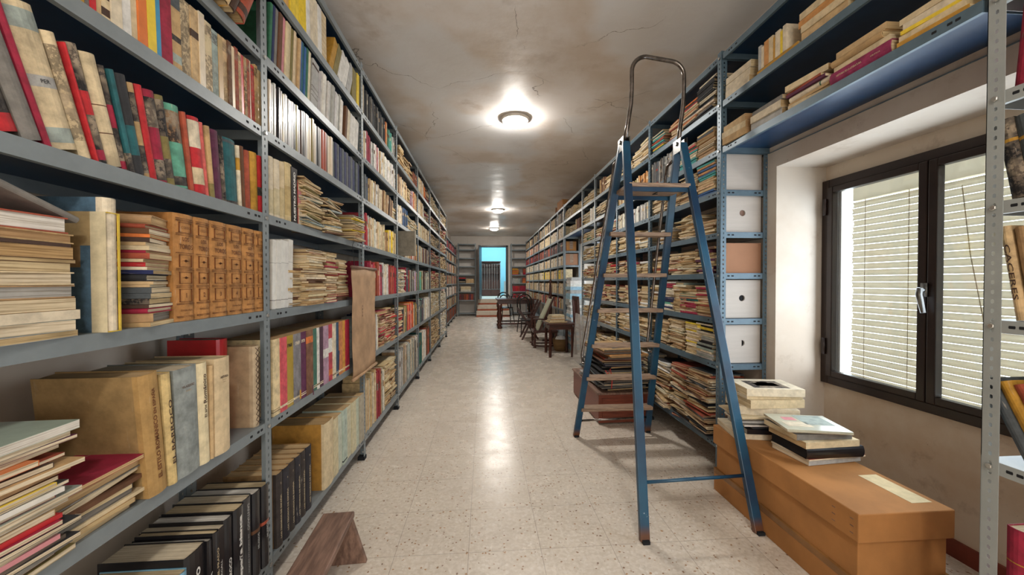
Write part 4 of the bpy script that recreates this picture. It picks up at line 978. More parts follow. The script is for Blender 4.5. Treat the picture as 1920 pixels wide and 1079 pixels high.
o = obj('book', mb.mesh('cover', BOOKM), None, lay_matrix(XR + .085, 1.335, 1.9562, .046, .23, .17, 0)); obj('page_block', pb.mesh('page_block', BOOKM), o)
enter(o, 'book', R, 'thick magenta book with gilt spine lettering, lying flat', 0, 'book')
pile('R', 1.34, 2.003, [flat_item('cream volume on the magenta book', 'cream', .020, .215, .16), flat_item('tan volume above the magenta book', 'tan', .026, .2, .15, kind='hard'), flat_item('buff topmost volume above the magenta book', 'buff', .024, .19, .14)], 'lowest bridging shelf', jr=.05, out=.0)
pile('R', 1.10, 1.955, [flat_item('mustard paperback', 'mustard', .014, .19, .13), flat_item('cream paperback', 'cream', .02, .18, .13), flat_item('yellow paperback', 'yellow', .012, .18, .13), flat_item('ivory paperback', 'ivory', .024, .18, .13), flat_item('cream paperback', 'cream', .02, .18, .13)], R + ', nearest pile', jr=.08, out=.0)

# --- near right unit, cut by the frame
R = 'right shelving at frame edge'
def nearR(y0, y1, z, H, D, desc, c, lean=0, **k): return upright('R', y0 + .022, y1 + .022, z, H, D, desc, R, lean=lean, out=k.pop('out', -.012), c=c, kind=k.pop('kind', 'hard'), **k)
for i, c in enumerate(['crimson', 'crimson', 'plum', 'crimson', 'red', 'crimson']): nearR(.90 - .034 * (i+1), .90 - .034 * i, 1.68, .22, .16, 'tall crimson volume near the top' if c == 'crimson' else 'tall %s volume near the top' % c, c, lean=math.radians(4))
for i, c in enumerate(['marbled', 'slate', 'red', 'crimson', 'red', 'brown']): nearR(.90 - .036 * (i+1), .90 - .036 * i, 1.385, .22, .15, {'marbled': 'black marbled volume', 'slate': 'slate volume', 'red': 'red gilt volume', 'crimson': 'crimson volume', 'brown': 'brown volume'}[c] + ', fourth shelf up', c, lean=math.radians(-9), bands=((.7, .74, 'ochre'),))
nearR(.865, .888, 1.062, .255, .19, 'tan board-bound book lettered CACERES', 'buff', lean=math.radians(-8), texts=[dict(body='CACERES', L=.15, h=.011, zc=.13, way='down', col='umber')])
for i, c in enumerate(['kraft', 'brown', 'tan', 'cream', 'brown']): nearR(.86 - .03 * (i+1), .86 - .03 * i, 1.062, .25, .18, '%s book behind the tan lettered one' % c, c, lean=math.radians(-8))
for i, c in enumerate(['slate', 'ochre', 'brick', 'cream', 'brick', 'slate']): nearR(.86 - .032 * (i+1), .86 - .032 * i, .675, .235, .16, '%s leaning book, second shelf up' % c, c, lean=math.radians(-24))
for i, c in enumerate(['crimson', 'charcoal', 'olive', 'crimson', 'brown', 'navy']): nearR(.90 - .045 * (i+1), .90 - .045 * i, .20, .31, .2, '%s gilt-banded tall volume on bottom shelf' % c, c, bands=((.7, .71, 'ochre'), (.45, .46, 'ochre'), (.2, .21, 'ochre')))
R = 'right shelving at frame edge, top'

# --- right shelving, first bay past the window: piles seen through the ladder
CR = ['cream', 'buff', 'ivory', 'tan', 'kraft', 'white']
FARP = []
def farp(y, z0, z1, pal, reg, **k): FARP.append((y, z0, z1, pal))
def rp_(y, z0, z1, pal, reg, **k): rnd_pile('R', y, z0, z1, pal, reg, **k)
rp_(2.335, 2.222, 2.44, ['charcoal', 'black', 'ivory', 'charcoal'], 'dark-spined pile, top, by archive boxes', th=(.010, .016), edges=('spine',), noun='paperback', H=(.17, .19), jr=.03)
rp_(2.53, 2.222, 2.40, ['orange', 'ivory', 'red', 'white', 'charcoal', 'cream'], 'orange and white top pile, first right bay', th=(.009, .014), edges=('spine',), noun='paperback', H=(.17, .19), jr=.05)
rp_(2.72, 2.222, 2.345, ['cream', 'orange', 'buff', 'brick'], 'middle top pile, first right bay', th=(.01, .02), H=(.17, .2), jr=.15)
rp_(3.0, 2.222, 2.37, ['turquoise', 'cream', 'brick', 'ivory', 'yellow', 'teal'], 'colourful top pile, first right bay', th=(.008, .014), edges=('spine',), noun='paperback', H=(.19, .22), jr=.06, slope=.03)
rp_(2.335, 1.955, 2.13, ['buff', 'cream', 'kraft', 'amber', 'slate'], 'tan pile, second shelf, by archive boxes', th=(.010, .018), edges=('spine', 'fore'), H=(.17, .19), jr=.05)
rp_(2.55, 1.955, 2.10, ['orange', 'green', 'ivory', 'cream', 'turquoise', 'salmon', 'yellow'], 'rainbow pile, second shelf, first right bay', th=(.010, .016), edges=('spine',), noun='paperback', H=(.20, .23), jr=.04)
rnd_row('R', 2.68, 3.12, 1.955, .185, ['slate', 'grey', 'marbled', 'slate', 'silver'], 'second shelf row, first right bay', w=(.016, .022), noun='binder')
rp_(2.335, 1.71, 1.93, ['cream', 'ivory', 'amber', 'blue', 'buff', 'turquoise'], 'cream pile with blue books, third shelf', th=(.010, .018), edges=('spine',), noun='paperback', H=(.17, .19), jr=.05)
rp_(2.55, 1.71, 1.90, ['charcoal', 'kraft', 'ivory', 'black', 'silver', 'tan'], 'dark pile, third shelf, first right bay', th=(.010, .02), edges=('spine', 'fore'), H=(.18, .21), jr=.12)
rp_(2.76, 1.71, 1.84, CR, 'pale pile, third shelf, first right bay', th=(.008, .014), jr=.15)
farp(3.0, 1.71, 1.86, CR, 'far pale pile, third shelf, first bay', th=(.008, .014), jr=.15)
rp_(2.335, 1.461, 1.56, CR, 'white little pile, fourth shelf, by boxes', th=(.010, .016), jr=.10)
rp_(2.55, 1.461, 1.62, CR, 'messy cream pile, fourth shelf, first bay', th=(.006, .012), H=(.2, .26), jr=.25)
farp(2.88, 1.461, 1.58, CR, 'far cream pile, fourth shelf, first bay', th=(.006, .012), jr=.25)
rp_(2.335, 1.218, 1.40, ['brown', 'brick', 'buff', 'slate', 'cream', 'plum'], 'brown pile, fifth shelf, by boxes', th=(.012, .022), jr=.12)
rp_(2.55, 1.218, 1.38, ['buff', 'cream', 'tan', 'ivory'], 'tan pile, fifth shelf, first right bay', th=(.006, .014), jr=.12)
rp_(2.72, 1.218, 1.38, ['cream', 'ivory', 'brick', 'cream'], 'cream pile with orange foot, fifth shelf', th=(.008, .014), jr=.12)
farp(2.98, 1.218, 1.37, ['brown', 'buff', 'brick', 'tan'], 'far brown pile, fifth shelf, first bay', th=(.008, .016), jr=.12)
rp_(2.335, .947, 1.15, ['brick', 'tan', 'buff', 'crimson', 'kraft'], 'reddish pile, sixth shelf, by boxes', th=(.008, .016), edges=('spine', 'fore'), jr=.12)
rp_(2.54, .947, 1.12, ['turquoise', 'crimson', 'tan', 'ivory', 'crimson'], 'crimson pile, sixth shelf, first bay', th=(.010, .018), edges=('spine', 'fore'), jr=.10)
rp_(2.66, .947, 1.16, ['grey', 'tan', 'ivory', 'buff', 'faded'], 'grey-tan pile, sixth shelf, first bay', th=(.010, .016), jr=.10)
rp_(2.84, .947, 1.17, ['white', 'ivory', 'crimson', 'navy', 'mint', 'white'], 'white pile, sixth shelf, first bay', th=(.012, .02), edges=('spine',), noun='paperback', jr=.08)
farp(3.04, .947, 1.15, CR, 'far cream pile, sixth shelf, first bay', th=(.008, .014), jr=.10)
rp_(2.335, .676, .90, ['ivory', 'silver', 'yellow', 'black', 'faded', 'ivory'], 'checkered pile, seventh shelf, by boxes', th=(.010, .016), edges=('spine',), noun='paperback', H=(.17, .19), jr=.05)
rp_(2.47, .676, .90, ['ivory', 'cream', 'buff', 'cream', 'yellow'], 'ivory pile, seventh shelf, first bay', th=(.008, .014), edges=('spine',), noun='paperback', H=(.17, .19), jr=.06)
rp_(2.70, .676, .90, ['buff', 'cream', 'kraft', 'ivory'], 'buff pile, seventh shelf, first bay', th=(.006, .012), jr=.12)
farp(2.93, .676, .88, ['cream', 'buff', 'brown'], 'far buff pile, seventh shelf, first bay', th=(.008, .014), jr=.12)
mp = ['kraft', 'brown', 'charcoal', 'ivory', 'cream', 'slate', 'buff', 'brick']
rp_(2.375, .20, .60, mp, 'folder pile by the post, bottom shelf, first bay', th=(.006, .014), H=(.22, .28), D=(.18, .25), jr=.14, jx=.03, out=.03, slope=.05, noun='folder')
rp_(2.60, .20, .58, mp + ['red'], 'middle folder pile, bottom shelf, first bay', th=(.006, .016), H=(.22, .26), D=(.18, .24), jr=.16, jx=.03, out=.02, slope=.07, noun='folder')
rp_(2.88, .20, .55, mp + ['white'], 'far folder pile, bottom shelf, first bay', th=(.006, .016), H=(.2, .24), D=(.18, .22), jr=.16, jx=.03, out=.02, slope=.09, noun='folder')

# ------------------------------------------------------------------ distant books, as one body of stuff
SB, SP = MB(), MB()
def s_row(side, y0, y1, z, H, pal, XF=None, w=(.012, .03), D=.15, lean=0, hv=.07, out=-.012, bandp=.4, fin='cloth'):
    XF = XF if XF is not None else (XL if side == 'L' else XR); y = y0
    while y < y1 - w[0]:
        t = min(random.uniform(*w), y1 - y); c = jit(PC[random.choice(pal)]); h = H * random.uniform(1 - hv, 1 + hv)
        b = ((.6, .75, PC[random.choice(['umber', 'ivory', 'brown', 'buff'])]),) if random.random() < bandp else ()
        M = Matrix.Translation((frontX(side, XF, out + random.uniform(-.006, .004)), y + t/2, z + .001)) @ Matrix.Rotation(lean, 4, 'X') @ (RZP if side == 'L' else Matrix.Identity(4))
        simplegeo(SB, max(.004, t - .001), h, D, c, page_col(), b, None, M, fin); y += t
def s_pile(side, yc, z0, z1, pal, XF=None, H=(.17, .24), D=(.13, .17), th=(.007, .018), jr=.12, jx=.02, jy=.012, out=-.01):
    XF = XF if XF is not None else (XL if side == 'L' else XR); sg = -1 if side == 'L' else 1; z = z0
    while True:
        t = random.uniform(*th)
        if z + t > z1: break
        e = random.choice(['fore', 'spine', 'head']); h = random.uniform(*H); d_ = random.uniform(*D); dep = h if e == 'head' else d_
        M = lay_matrix(frontX(side, XF, out) + sg * (dep/2 + random.uniform(0, jx)), yc + random.uniform(-jy, jy), z + .001, t, h, d_, yaw_of(side, e) + random.uniform(-jr, jr))
        simplegeo(SP, t, h, d_, jit(PC[random.choice(pal)]), jit(page_col(), .1), (), None, M, 'paper'); z += t + .0005
def fill(side, y0, y1, z, room, segs, XF=None):
    """segs: (kind, from, to, palette, height share)"""
    L = y1 - y0 - .06; a = y0 + .03
    for s_ in segs:
        k, f0, f1, pal, hf = s_[:5]
        if k == 'u': s_row(side, a + L * f0, a + L * f1, z, room * hf, pal, XF, **(s_[5] if len(s_) > 5 else {}))
        else:
            w = .20; n = max(1, int(round((f1 - f0) * L / w)))
            for i in range(n): s_pile(side, a + L * (f0 + (i + .5) * (f1 - f0) / n), z, z + room * hf * random.uniform(.82, 1.05), pal, XF)
CRM = ['cream', 'ivory', 'buff', 'cream', 'white']; OLD = ['tan', 'buff', 'kraft', 'cream', 'brown']; DRK = ['charcoal', 'slate', 'black', 'umber']
RED = ['crimson', 'red', 'brick', 'crimson']; WHT = ['white', 'ivory', 'white', 'silver']; NVY = ['navy', 'blue', 'slate']; MIX = ['cream', 'brick', 'tan', 'slate', 'olive', 'ivory', 'crimson', 'brown', 'faded', 'mustard']
PLM = ['plum', 'charcoal', 'slate', 'plum', 'mint', 'ivory']; ORG = ['orange', 'amber', 'buff', 'salmon']; YEL = ['yellow', 'cream', 'mustard']; TQ = ['turquoise', 'mint', 'green']
TH = dict(w=(.007, .014))
def rooms(zs, i, top): return (zs[i+1] if i + 1 < len(zs) else top) - zs[i] - .045
L2 = [[('u', 0, .3, CRM, .78), ('u', .3, .42, RED, .75), ('u', .42, .55, CRM + ['grey'], .7), ('p', .55, 1, OLD, .75)],
      [('u', 0, .3, ['navy', 'slate', 'charcoal', 'silver'], .75), ('u', .3, .38, WHT, .72), ('p', .4, 1, OLD + RED, .8)],
      [('u', .1, .5, RED + ['pink'], .78), ('u', .5, .72, WHT, .78), ('u', .72, 1, RED, .78)],
      [('u', 0, .12, RED, .8), ('u', .12, .42, CRM, .78), ('u', .42, .58, ['brown', 'cream'], .76), ('u', .6, .72, ['kraft'], .62), ('u', .72, 1, ['yellow', 'cream', 'white', 'cream', 'buff'], .72)],
      [('u', 0, .12, NVY, .75), ('u', .12, .62, CRM + OLD, .78, dict(lean=-.1)), ('u', .62, .85, ['umber', 'kraft'], .75, dict(lean=-.2)), ('p', .86, 1, CRM, .5)],
      [('u', 0, .07, CRM, .78), ('u', .07, .2, ['crimson'], .8), ('u', .2, .42, WHT + ['pink'], .76), ('u', .42, .5, OLD, .75), ('u', .5, 1, WHT, .80)],
      [('u', 0, .62, ['charcoal', 'slate', 'grey'], .8, TH), ('u', .62, .7, ['orange', 'buff'], .8), ('u', .7, .86, TQ, .7), ('u', .86, 1, ['grey', 'white', 'orange'], .68)]]
L3 = [[('u', 0, 1, WHT + ['grey', 'faded', 'kraft'], .78, TH)], [('p', 0, .22, RED + CRM, .8), ('u', .22, .42, ['slate', 'olive', 'tan'], .75, dict(lean=-.15)), ('u', .42, .75, ['cream', 'orange', 'red', 'salmon'], .75), ('u', .75, 1, MIX, .7)],
      [('p', 0, .35, WHT, .8), ('u', .38, .55, ['slate', 'crimson', 'plum', 'charcoal'], .78), ('u', .55, 1, ['silver', 'mauve', 'olive', 'mint', 'umber', 'faded', 'slate'], .72)],
      [('u', .3, .6, WHT + OLD, .65), ('u', .6, 1, ['white', 'brick', 'tan', 'plum'], .75)], [('u', 0, .2, ['white', 'ivory'], .75), ('u', .2, .45, ['slate', 'blue'], .8), ('p', .45, 1, CRM + ['faded'], .75)],
      [('u', 0, .45, OLD + CRM, .75), ('p', .45, .7, OLD, .7), ('u', .7, 1, ['orange', 'mauve', 'cream', 'tan'], .8)], [('p', .1, .75, OLD, .82), ('u', .78, 1, ['brick', 'brown'], .6)]]
L4 = [[('u', 0, .25, ['teal', 'green'], .78), ('u', .25, .6, WHT, .76), ('u', .6, 1, ['brown', 'brick', 'kraft'], .78)], [('u', 0, .4, PLM, .78), ('u', .4, 1, WHT + ['grey', 'tan'], .78, dict(lean=-.1))],
      [('u', 0, 1, ['silver', 'olive', 'mint', 'umber', 'slate', 'ivory'], .76)], [('u', 0, 1, ['ivory', 'brown', 'plum', 'faded', 'tan'], .75)], [('u', 0, 1, OLD + CRM + ['green'], .76)],
      [('u', 0, .5, CRM, .78), ('p', .5, 1, MIX, .75)], [('u', 0, .5, CRM, .76), ('u', .5, .6, ['orange'], .7), ('p', .6, 1, RED + OLD, .7)]]
random.seed(21)
for y_, a_, b_, p_ in FARP: s_pile('R', y_, a_, b_, p_)
for i in range(7):
    rm = rooms(ZL, i, 2.6); fill('L', YLP[2], YLP[3], ZL[i], rm, L2[i]); fill('L', YLP[3], YLP[4], ZL[i], rm, L3[i]); fill('L', YLP[4], YLP[5], ZL[i], rm, L4[i])
    fill('L', YLP[5], YLP[6], ZL[i], rm, [('p', 0, 1, [OLD, WHT, OLD + RED, RED + DRK, OLD + DRK, MIX, CRM][i] if i != 1 else CRM, .92)])
    fill('L', YLP[6], YLP[7], ZL[i], rm, [('p', 0, 1, [WHT, WHT, OLD + ['brown'], OLD, RED + CRM, RED + MIX, CRM][i], .92)])
FP = [['brick', 'brown', 'brown'], MIX, ['white', 'ivory', 'brick'], MIX + RED, WHT + MIX, MIX + ['grey'], RED + DRK]
for b in range(5):
    for i in range(7):
        pal = FP[i] if not (i == 0 and b == 0) else YEL + ['cream']
        s_row('L', YFL[b] + .05, YFL[b+1] - .05, ZFL[i], (rooms(ZFL, i, 2.4)) * .80, pal, XFL, w=(.018, .04), D=.14)
for b in range(1, 4):
    y0, y1 = YRP[b], YRP[b+1]
    for i in range(8):
        rm = rooms(ZR, i, 2.52); z = ZR[i]
        if i == 7: sg = [[('p', 0, .45, CRM, .8), ('p', .5, 1, DRK + CRM, .6)], [('p', 0, .5, CRM, .7), ('u', .5, .8, OLD, .7)], [('p', 0, 1, CRM, .6)]][b-1]
        elif i == 6: sg = [[('u', 0, .3, ['buff', 'amber'], .75), ('u', .3, 1, ['olive', 'cream', 'kraft'], .7)], [('p', 0, 1, DRK + CRM, .7)], [('u', 0, .4, NVY + WHT, .75), ('p', .45, 1, CRM, .75)]][b-1]
        elif i == 5: sg = [[('u', 0, 1, WHT, .7)], [('p', 0, 1, RED + CRM, .72)], [('p', 0, 1, CRM + ['green'], .72)]][b-1]
        elif i in (2, 3): sg = [('p', 0, 1, OLD + CRM + RED + ['grey'], .85)]
        else: sg = [('p', 0, 1, OLD + CRM, .85)]
        fill('R', y0, y1, z, rm, sg)
for z, rm in ((1.955, .22), (2.222, .23)):
    fill('R', 5.37, 6.58, z, rm, [('u', .1, .35, ['brick', 'brown', 'buff'], .7), ('p', .4, .7, CRM, .6)] if z < 2 else [('p', 0, .3, CRM, .5), ('u', .4, .7, OLD, .6), ('p', .7, 1, CRM, .7)])
for b in range(7):
    for i in range(1, 8):
        pal = [OLD, MIX, OLD + CRM, CRM + YEL, WHT + CRM + ['tan'], ['charcoal', 'slate', 'brick'] if b < 4 else RED + DRK, CRM + RED if b > 3 else CRM, OLD + DRK][i]
        s_row('R', YR2[b] + .05, YR2[b+1] - .05, ZR[i], rooms(ZR, i, 2.52) * .82, pal, w=(.02, .045), D=.15)
def e_row(x0, x1, z, H, pal, pile=False):
    x = x0
    if pile:
        zz = z
        while zz < z + H:
            t = random.uniform(.02, .035); M = Matrix.Translation(((x0+x1)/2 + random.uniform(-.01, .01), 13.2, zz)) @ Matrix.Rotation(-PI/2, 4, 'Z')
            SP.box((x0, 13.19 + random.uniform(0, .02), zz), (x1 + random.uniform(-.02, .02), 13.38, zz + t - .002), 2, jit(PC[random.choice(pal)])); zz += t
        return
    while x < x1:
        w = random.uniform(.022, .04); h = H * random.uniform(.95, 1.03)
        SB.box((x, 13.195 + random.uniform(0, .01), z + .001), (min(x1, x + w) - .002, 13.36, z + h), 0, jit(PC[random.choice(pal)])); x += w
e_row(-.84, -.36, ZE[1], .20, ['brick', 'plum', 'brown']); e_row(-.80, -.45, ZE[2], .16, CRM, True); e_row(-.62, -.34, ZE[3], .15, ['buff'], False); e_row(-.86, -.64, ZE[3], .18, ['red', 'black', 'cream'], True)
e_row(1.0, 1.56, ZE[1], .2, RED); e_row(1.0, 1.56, ZE[2], .19, RED); e_row(1.0, 1.26, ZE[3], .16, ['silver', 'faded'], False); e_row(1.34, 1.6, ZE[3], .16, ['orange', 'brick'], True); e_row(.98, 1.2, ZE[4], .2, RED + ['ochre'], True); e_row(1.36, 1.6, ZE[4], .2, RED, True)
tag(SB.build('book', STUFFM, fix=False), 'many small standing books filling the farther shelves on both sides', 'book', kind='stuff')
SPm = SP.build('booklet', STUFFM, fix=False); tag(SPm, 'many lying booklets piled on the farther shelves of both sides', 'booklet', kind='stuff')
# olive-grey folder standing out of the fourth left bay
upright('L', 3.70, 3.74, 1.42, .235, .26, 'olive-grey folder sticking far out of its shelf', 'fourth left bay', out=.14, c=srgb('857f72'), fin='paper', kind='hard')

# ------------------------------------------------------------------ archive boxes in the end of the first right bay
ab = [(1.71, .236, 'w', 0, 'blank white archive box, topmost in the rack end'), (1.461, .225, 'w', 1, 'white archive box with brown-filled hole, second from the top'),
      (1.218, .18, 'c', 0, 'pinkish-brown archive box without a hole, in the rack end'), (.947, .232, 'w', 2, 'white archive box with black hole, second from the bottom'), (.676, .232, 'w', 3, 'white archive box with half-filled hole, lowest in the rack end')]
for z, h, kd, hole, lab in ab:
    t = thing('archive_box', lab, 'box', (1.545, 2.205, z + .001), 0, 'archive boxes in the rack end')
    mb = MB(); w, d = .118, .022; r = .0185; n = 20; cz = h * .52
    mt = M_WHITEB if kd == 'w' else M_CARDP
    if hole:
        sq = []; ci = []
        for k in range(n):
            a = 2*PI*k/n; c_, s_ = math.cos(a), math.sin(a); m_ = min(w / abs(c_) if abs(c_) > 1e-6 else 9, (cz if s_ < 0 else h - cz) / abs(s_) if abs(s_) > 1e-6 else 9)
            sq.append((c_ * m_, -d, cz + s_ * m_)); ci.append((c_ * r, -d, cz + s_ * r))
        # corners of the face
        mb.add(sq + ci, [(k, (k+1) % n, n + (k+1) % n, n + k) for k in range(n)])
        for cx_, cz_ in ((w, h), (-w, h), (-w, 0), (w, 0)):
            ang = sorted(range(n), key=lambda k: (sq[k][0] - cx_) ** 2 + (sq[k][2] - cz_) ** 2)[:2]
            mb.add([(cx_, -d, cz_), sq[ang[0]], sq[ang[1]]], [(0, 1, 2)])
        mb.add(ci + [(x, -d + .012, z_) for x, y_, z_ in ci], [(k, (k+1) % n, n + (k+1) % n, n + k) for k in range(n)])
        mb.box((-w, d - .002, 0), (w, d, h)); mb.box((-w, -d, 0), (-w + .002, d, h)); mb.box((w - .002, -d, 0), (w, d, h)); mb.box((-w, -d, 0), (w, d, .002)); mb.box((-w, -d, h - .002), (w, d, h))
    else: mb.box((-w, -d, 0), (w, d, h))
    o = mb.build('box_body', [mt], t)
    if hole:
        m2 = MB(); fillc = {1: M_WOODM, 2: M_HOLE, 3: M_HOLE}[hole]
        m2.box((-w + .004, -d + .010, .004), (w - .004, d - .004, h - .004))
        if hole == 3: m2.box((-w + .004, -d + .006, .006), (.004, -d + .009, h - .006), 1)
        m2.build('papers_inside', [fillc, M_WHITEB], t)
mb = MB()
# ------------------------------------------------------------------ step ladder
t = thing('step_ladder', 'tall blue metal step ladder with wooden steps and grey hoop rail', 'ladder', (.98, 2.25, 0))
O = Vector((.98, 2.25, 0))
def rel(p): return tuple(Vector(p) - O)
HT = [(.842, 2.25, 2.0), (1.192, 2.25, 2.0)]
FAR_ = [(.690, 2.825, 0), (1.262, 2.865, 0)]; NEA = [(.716, 1.650, 0), (1.268, 1.668, 0)]
def along(p, q, z): f = (z - p[2]) / (q[2] - p[2]); return tuple(p[i] + (q[i] - p[i]) * f for i in range(3))
for i in (0, 1):
    for ft, dy in ((FAR_[i], .03), (NEA[i], -.03)):
        mb = MB(); top = (HT[i][0], HT[i][1] + dy, HT[i][2]); mb.bar(rel(ft), rel(top), .026, .044, up=(1, 0, 0))
        bev(mb.build('leg', [M_LAD], t), .004)
        mb = MB(); a = rel(ft); mb.box((a[0] - .016, a[1] - .025, 0), (a[0] + .016, a[1] + .025, .014)); mb.build('rubber_foot', [M_HOLE], t)
    mb = MB(); h = rel(HT[i]); mb.box((h[0] - .022, h[1] - .045, h[2] - .05), (h[0] - .016, h[1] + .045, h[2] + .03)); mb.box((h[0] + .016, h[1] - .045, h[2] - .05), (h[0] + .022, h[1] + .045, h[2] + .03))
    mb.tube([(h[0] - .03, h[1], h[2] + .005), (h[0] + .03, h[1], h[2] + .005)], .012); mb.build('hinge', [M_STEEL], t)
zs = [.225, .472, .718, .970, 1.211, 1.475]
for k, z in enumerate(zs):
    a, b = along(FAR_[0], (HT[0][0], HT[0][1] + .03, 2), z), along(FAR_[1], (HT[1][0], HT[1][1] + .03, 2), z)
    mb = MB(); y = (a[1] + b[1]) / 2 - O.y
    mb.box((a[0] - O.x + .004, y - .045, z - .012), (b[0] - O.x - .004, y + .045, z + .013)); bev(mb.build('step', [M_WOODL], t), .003)
a, b = along(FAR_[0], (HT[0][0], HT[0][1] + .03, 2), 1.72), along(FAR_[1], (HT[1][0], HT[1][1] + .03, 2), 1.72)
mb = MB(); mb.box((a[0] - O.x + .008, 2.13 - O.y, 1.715), (b[0] - O.x - .008, 2.40 - O.y, 1.738)); bev(mb.build('platform', [M_WOODL], t), .003)
mb = MB()
mb.box((a[0] - O.x - .004, 2.138 - O.y, 1.690), (b[0] - O.x + .010, 2.152 - O.y, 1.714)); mb.build('platform_frame', [M_LAD], t); mb = MB(); mb.box((a[0] - O.x, 2.37 - O.y, 1.690), (b[0] - O.x, 2.382 - O.y, 1.714))
mb.build('platform_frame', [M_LAD], t)
mb = MB(); mb.tube([rel((x, 2.25 + dy, z)) for x, dy, z in ((1.0, -.05, 1.709), (1.03, -.06, 1.703), (1.03, .02, 1.703), (1.06, .02, 1.706))], .003, n=6); mb.build('platform_hook', [M_HOLE], t)
P = []
def arc(cx, cz, r, a0, a1, n=8): return [(cx + r * math.cos(math.radians(a0 + (a1 - a0) * k / n)), cz + r * math.sin(math.radians(a0 + (a1 - a0) * k / n))) for k in range(n + 1)]
pts = [(.846, 2.005), (.866, 2.12), (.884, 2.24), (.888, 2.32)] + arc(.888 + .088, 2.432, .088, 180, 92) + arc(1.212 - .088, 2.412, .088, 84, 0) + [(1.212, 2.28), (1.208, 2.22), (1.190, 2.10), (1.182, 2.005)]
mb = MB(); mb.tube([rel((x, 2.25 - .02 * max(0, z - 2.2), z)) for x, z in pts], .0125, n=14); smooth(mb.build('hoop_rail', [M_CHROME], t))
for i, dx in ((0, -.012), (1, -.02)):
    z0 = .64 if i else .56
    lo = along(FAR_[i], (HT[i][0], HT[i][1] + .03, 2), z0); hi = along(FAR_[i], (HT[i][0], HT[i][1] + .03, 2), 1.92)
    off = .095
    mb = MB(); P = [(lo[0] + dx, lo[1] + .01, lo[2] + .02), (lo[0] + dx, lo[1] + off * .7, lo[2] + .01), (lo[0] + dx, lo[1] + off, lo[2] + .07), (hi[0] + dx, hi[1] + off, hi[2] - .07), (hi[0] + dx, hi[1] + off * .8, hi[2] - .01), (hi[0] + dx, hi[1] + .01, hi[2])]
    mb.tube([rel(p) for p in P], .0095, n=10); smooth(mb.build('side_handrail', [M_CHROME], t))
a, b = along(NEA[0], (HT[0][0], HT[0][1] - .03, 2), .232), along(NEA[1], (HT[1][0], HT[1][1] - .03, 2), .236)
mb = MB(); mb.tube([rel(a), rel(b)], .008); smooth(mb.build('crossbar', [M_LAD], t))
a, b = along(FAR_[0], (HT[0][0], HT[0][1] + .03, 2), .13), along(FAR_[1], (HT[1][0], HT[1][1] + .03, 2), .13)
mb = MB(); mb.tube([rel(a), rel(b)], .008); smooth(mb.build('crossbar', [M_CHROME], t))

# ------------------------------------------------------------------ cardboard box with books on it
t = thing('cardboard_box', 'long lidded brown cardboard box on the floor under the window', 'box', (1.468, 1.63, 0))
def cb(a, b, name, m, par=t, w=.003):
    mb = MB(); mb.box((a[0] - 1.468, a[1] - 1.63, a[2]), (b[0] - 1.468, b[1] - 1.63, b[2])); return bev(mb.build(name, [m], par), w)
cb((1.298, 1.225, .0), (1.636, 2.035, .30), 'body', M_CARD); cb((1.288, 1.214, .0), (1.646, 2.045, .105), 'bottom_tray', M_CARD)
lid = cb((1.285, 1.211, .262), (1.650, 2.05, .364), 'lid', M_CARD, w=.004)
cb((1.2865, 1.2125, .095), (1.6475, 2.0465, .125), 'packing_tape', simple('glossy_brown_tape', srgb('8a6238'), .12, 0, .3, 6))
mb = MB(); mb.box((.075, -.37, .3642), (.155, -.17, .3648)); mb.build('paper_label', [simple('pale_label_paper', srgb('d8c69c'), .8, 0, .15, 30)], t)
mb = MB()
for k in range(3): mb.box((-.1835, -.40 + .0 * k, .285 + k * .025), (-.1828, -.387, .288 + k * .025)); mb.box((-.1835, -.33, .285 + k * .025), (-.1828, -.317, .288 + k * .025))
mb.build('staples', [M_WOODM], t)
def free_pile(cx, cy, z, items, region, yaw0, jr=.08, jx=.012, cat='book', name='book'):
    for i, it in enumerate(items):
        desc, c, tt, H, D, ex = it; ex = dict(ex); dy = ex.pop('yaw', 0); ox = ex.pop('dx', 0); oy = ex.pop('dy', 0)
        M = lay_matrix(cx + ox + random.uniform(-jx, jx), cy + oy + random.uniform(-jx, jx), z + .0012, tt, H, D, yaw0 + dy + random.uniform(-jr, jr))
        geo = dict(t=tt, H=H, D=D, c=c, kind=ex.pop('kind', 'soft'), fin=ex.pop('fin', 'paper'), pg=ex.pop('pg', 'ivory'))
        pic = ex.pop('pic', None); geo.update(ex)
        o = mk_book(M, geo, region, desc, i, stack=True, cat=cat, name=name)
        if pic:
            mb = MB()
            for (a0, a1, b0, b1, col) in pic: mb.box((D * a0, -tt/2 - .0005, H * b0), (D * a1, -tt/2, H * b1), 2, cc(col))
            mb.build('cover_print', BOOKM, o)
        z += tt + .0012
    return z
random.seed(8)
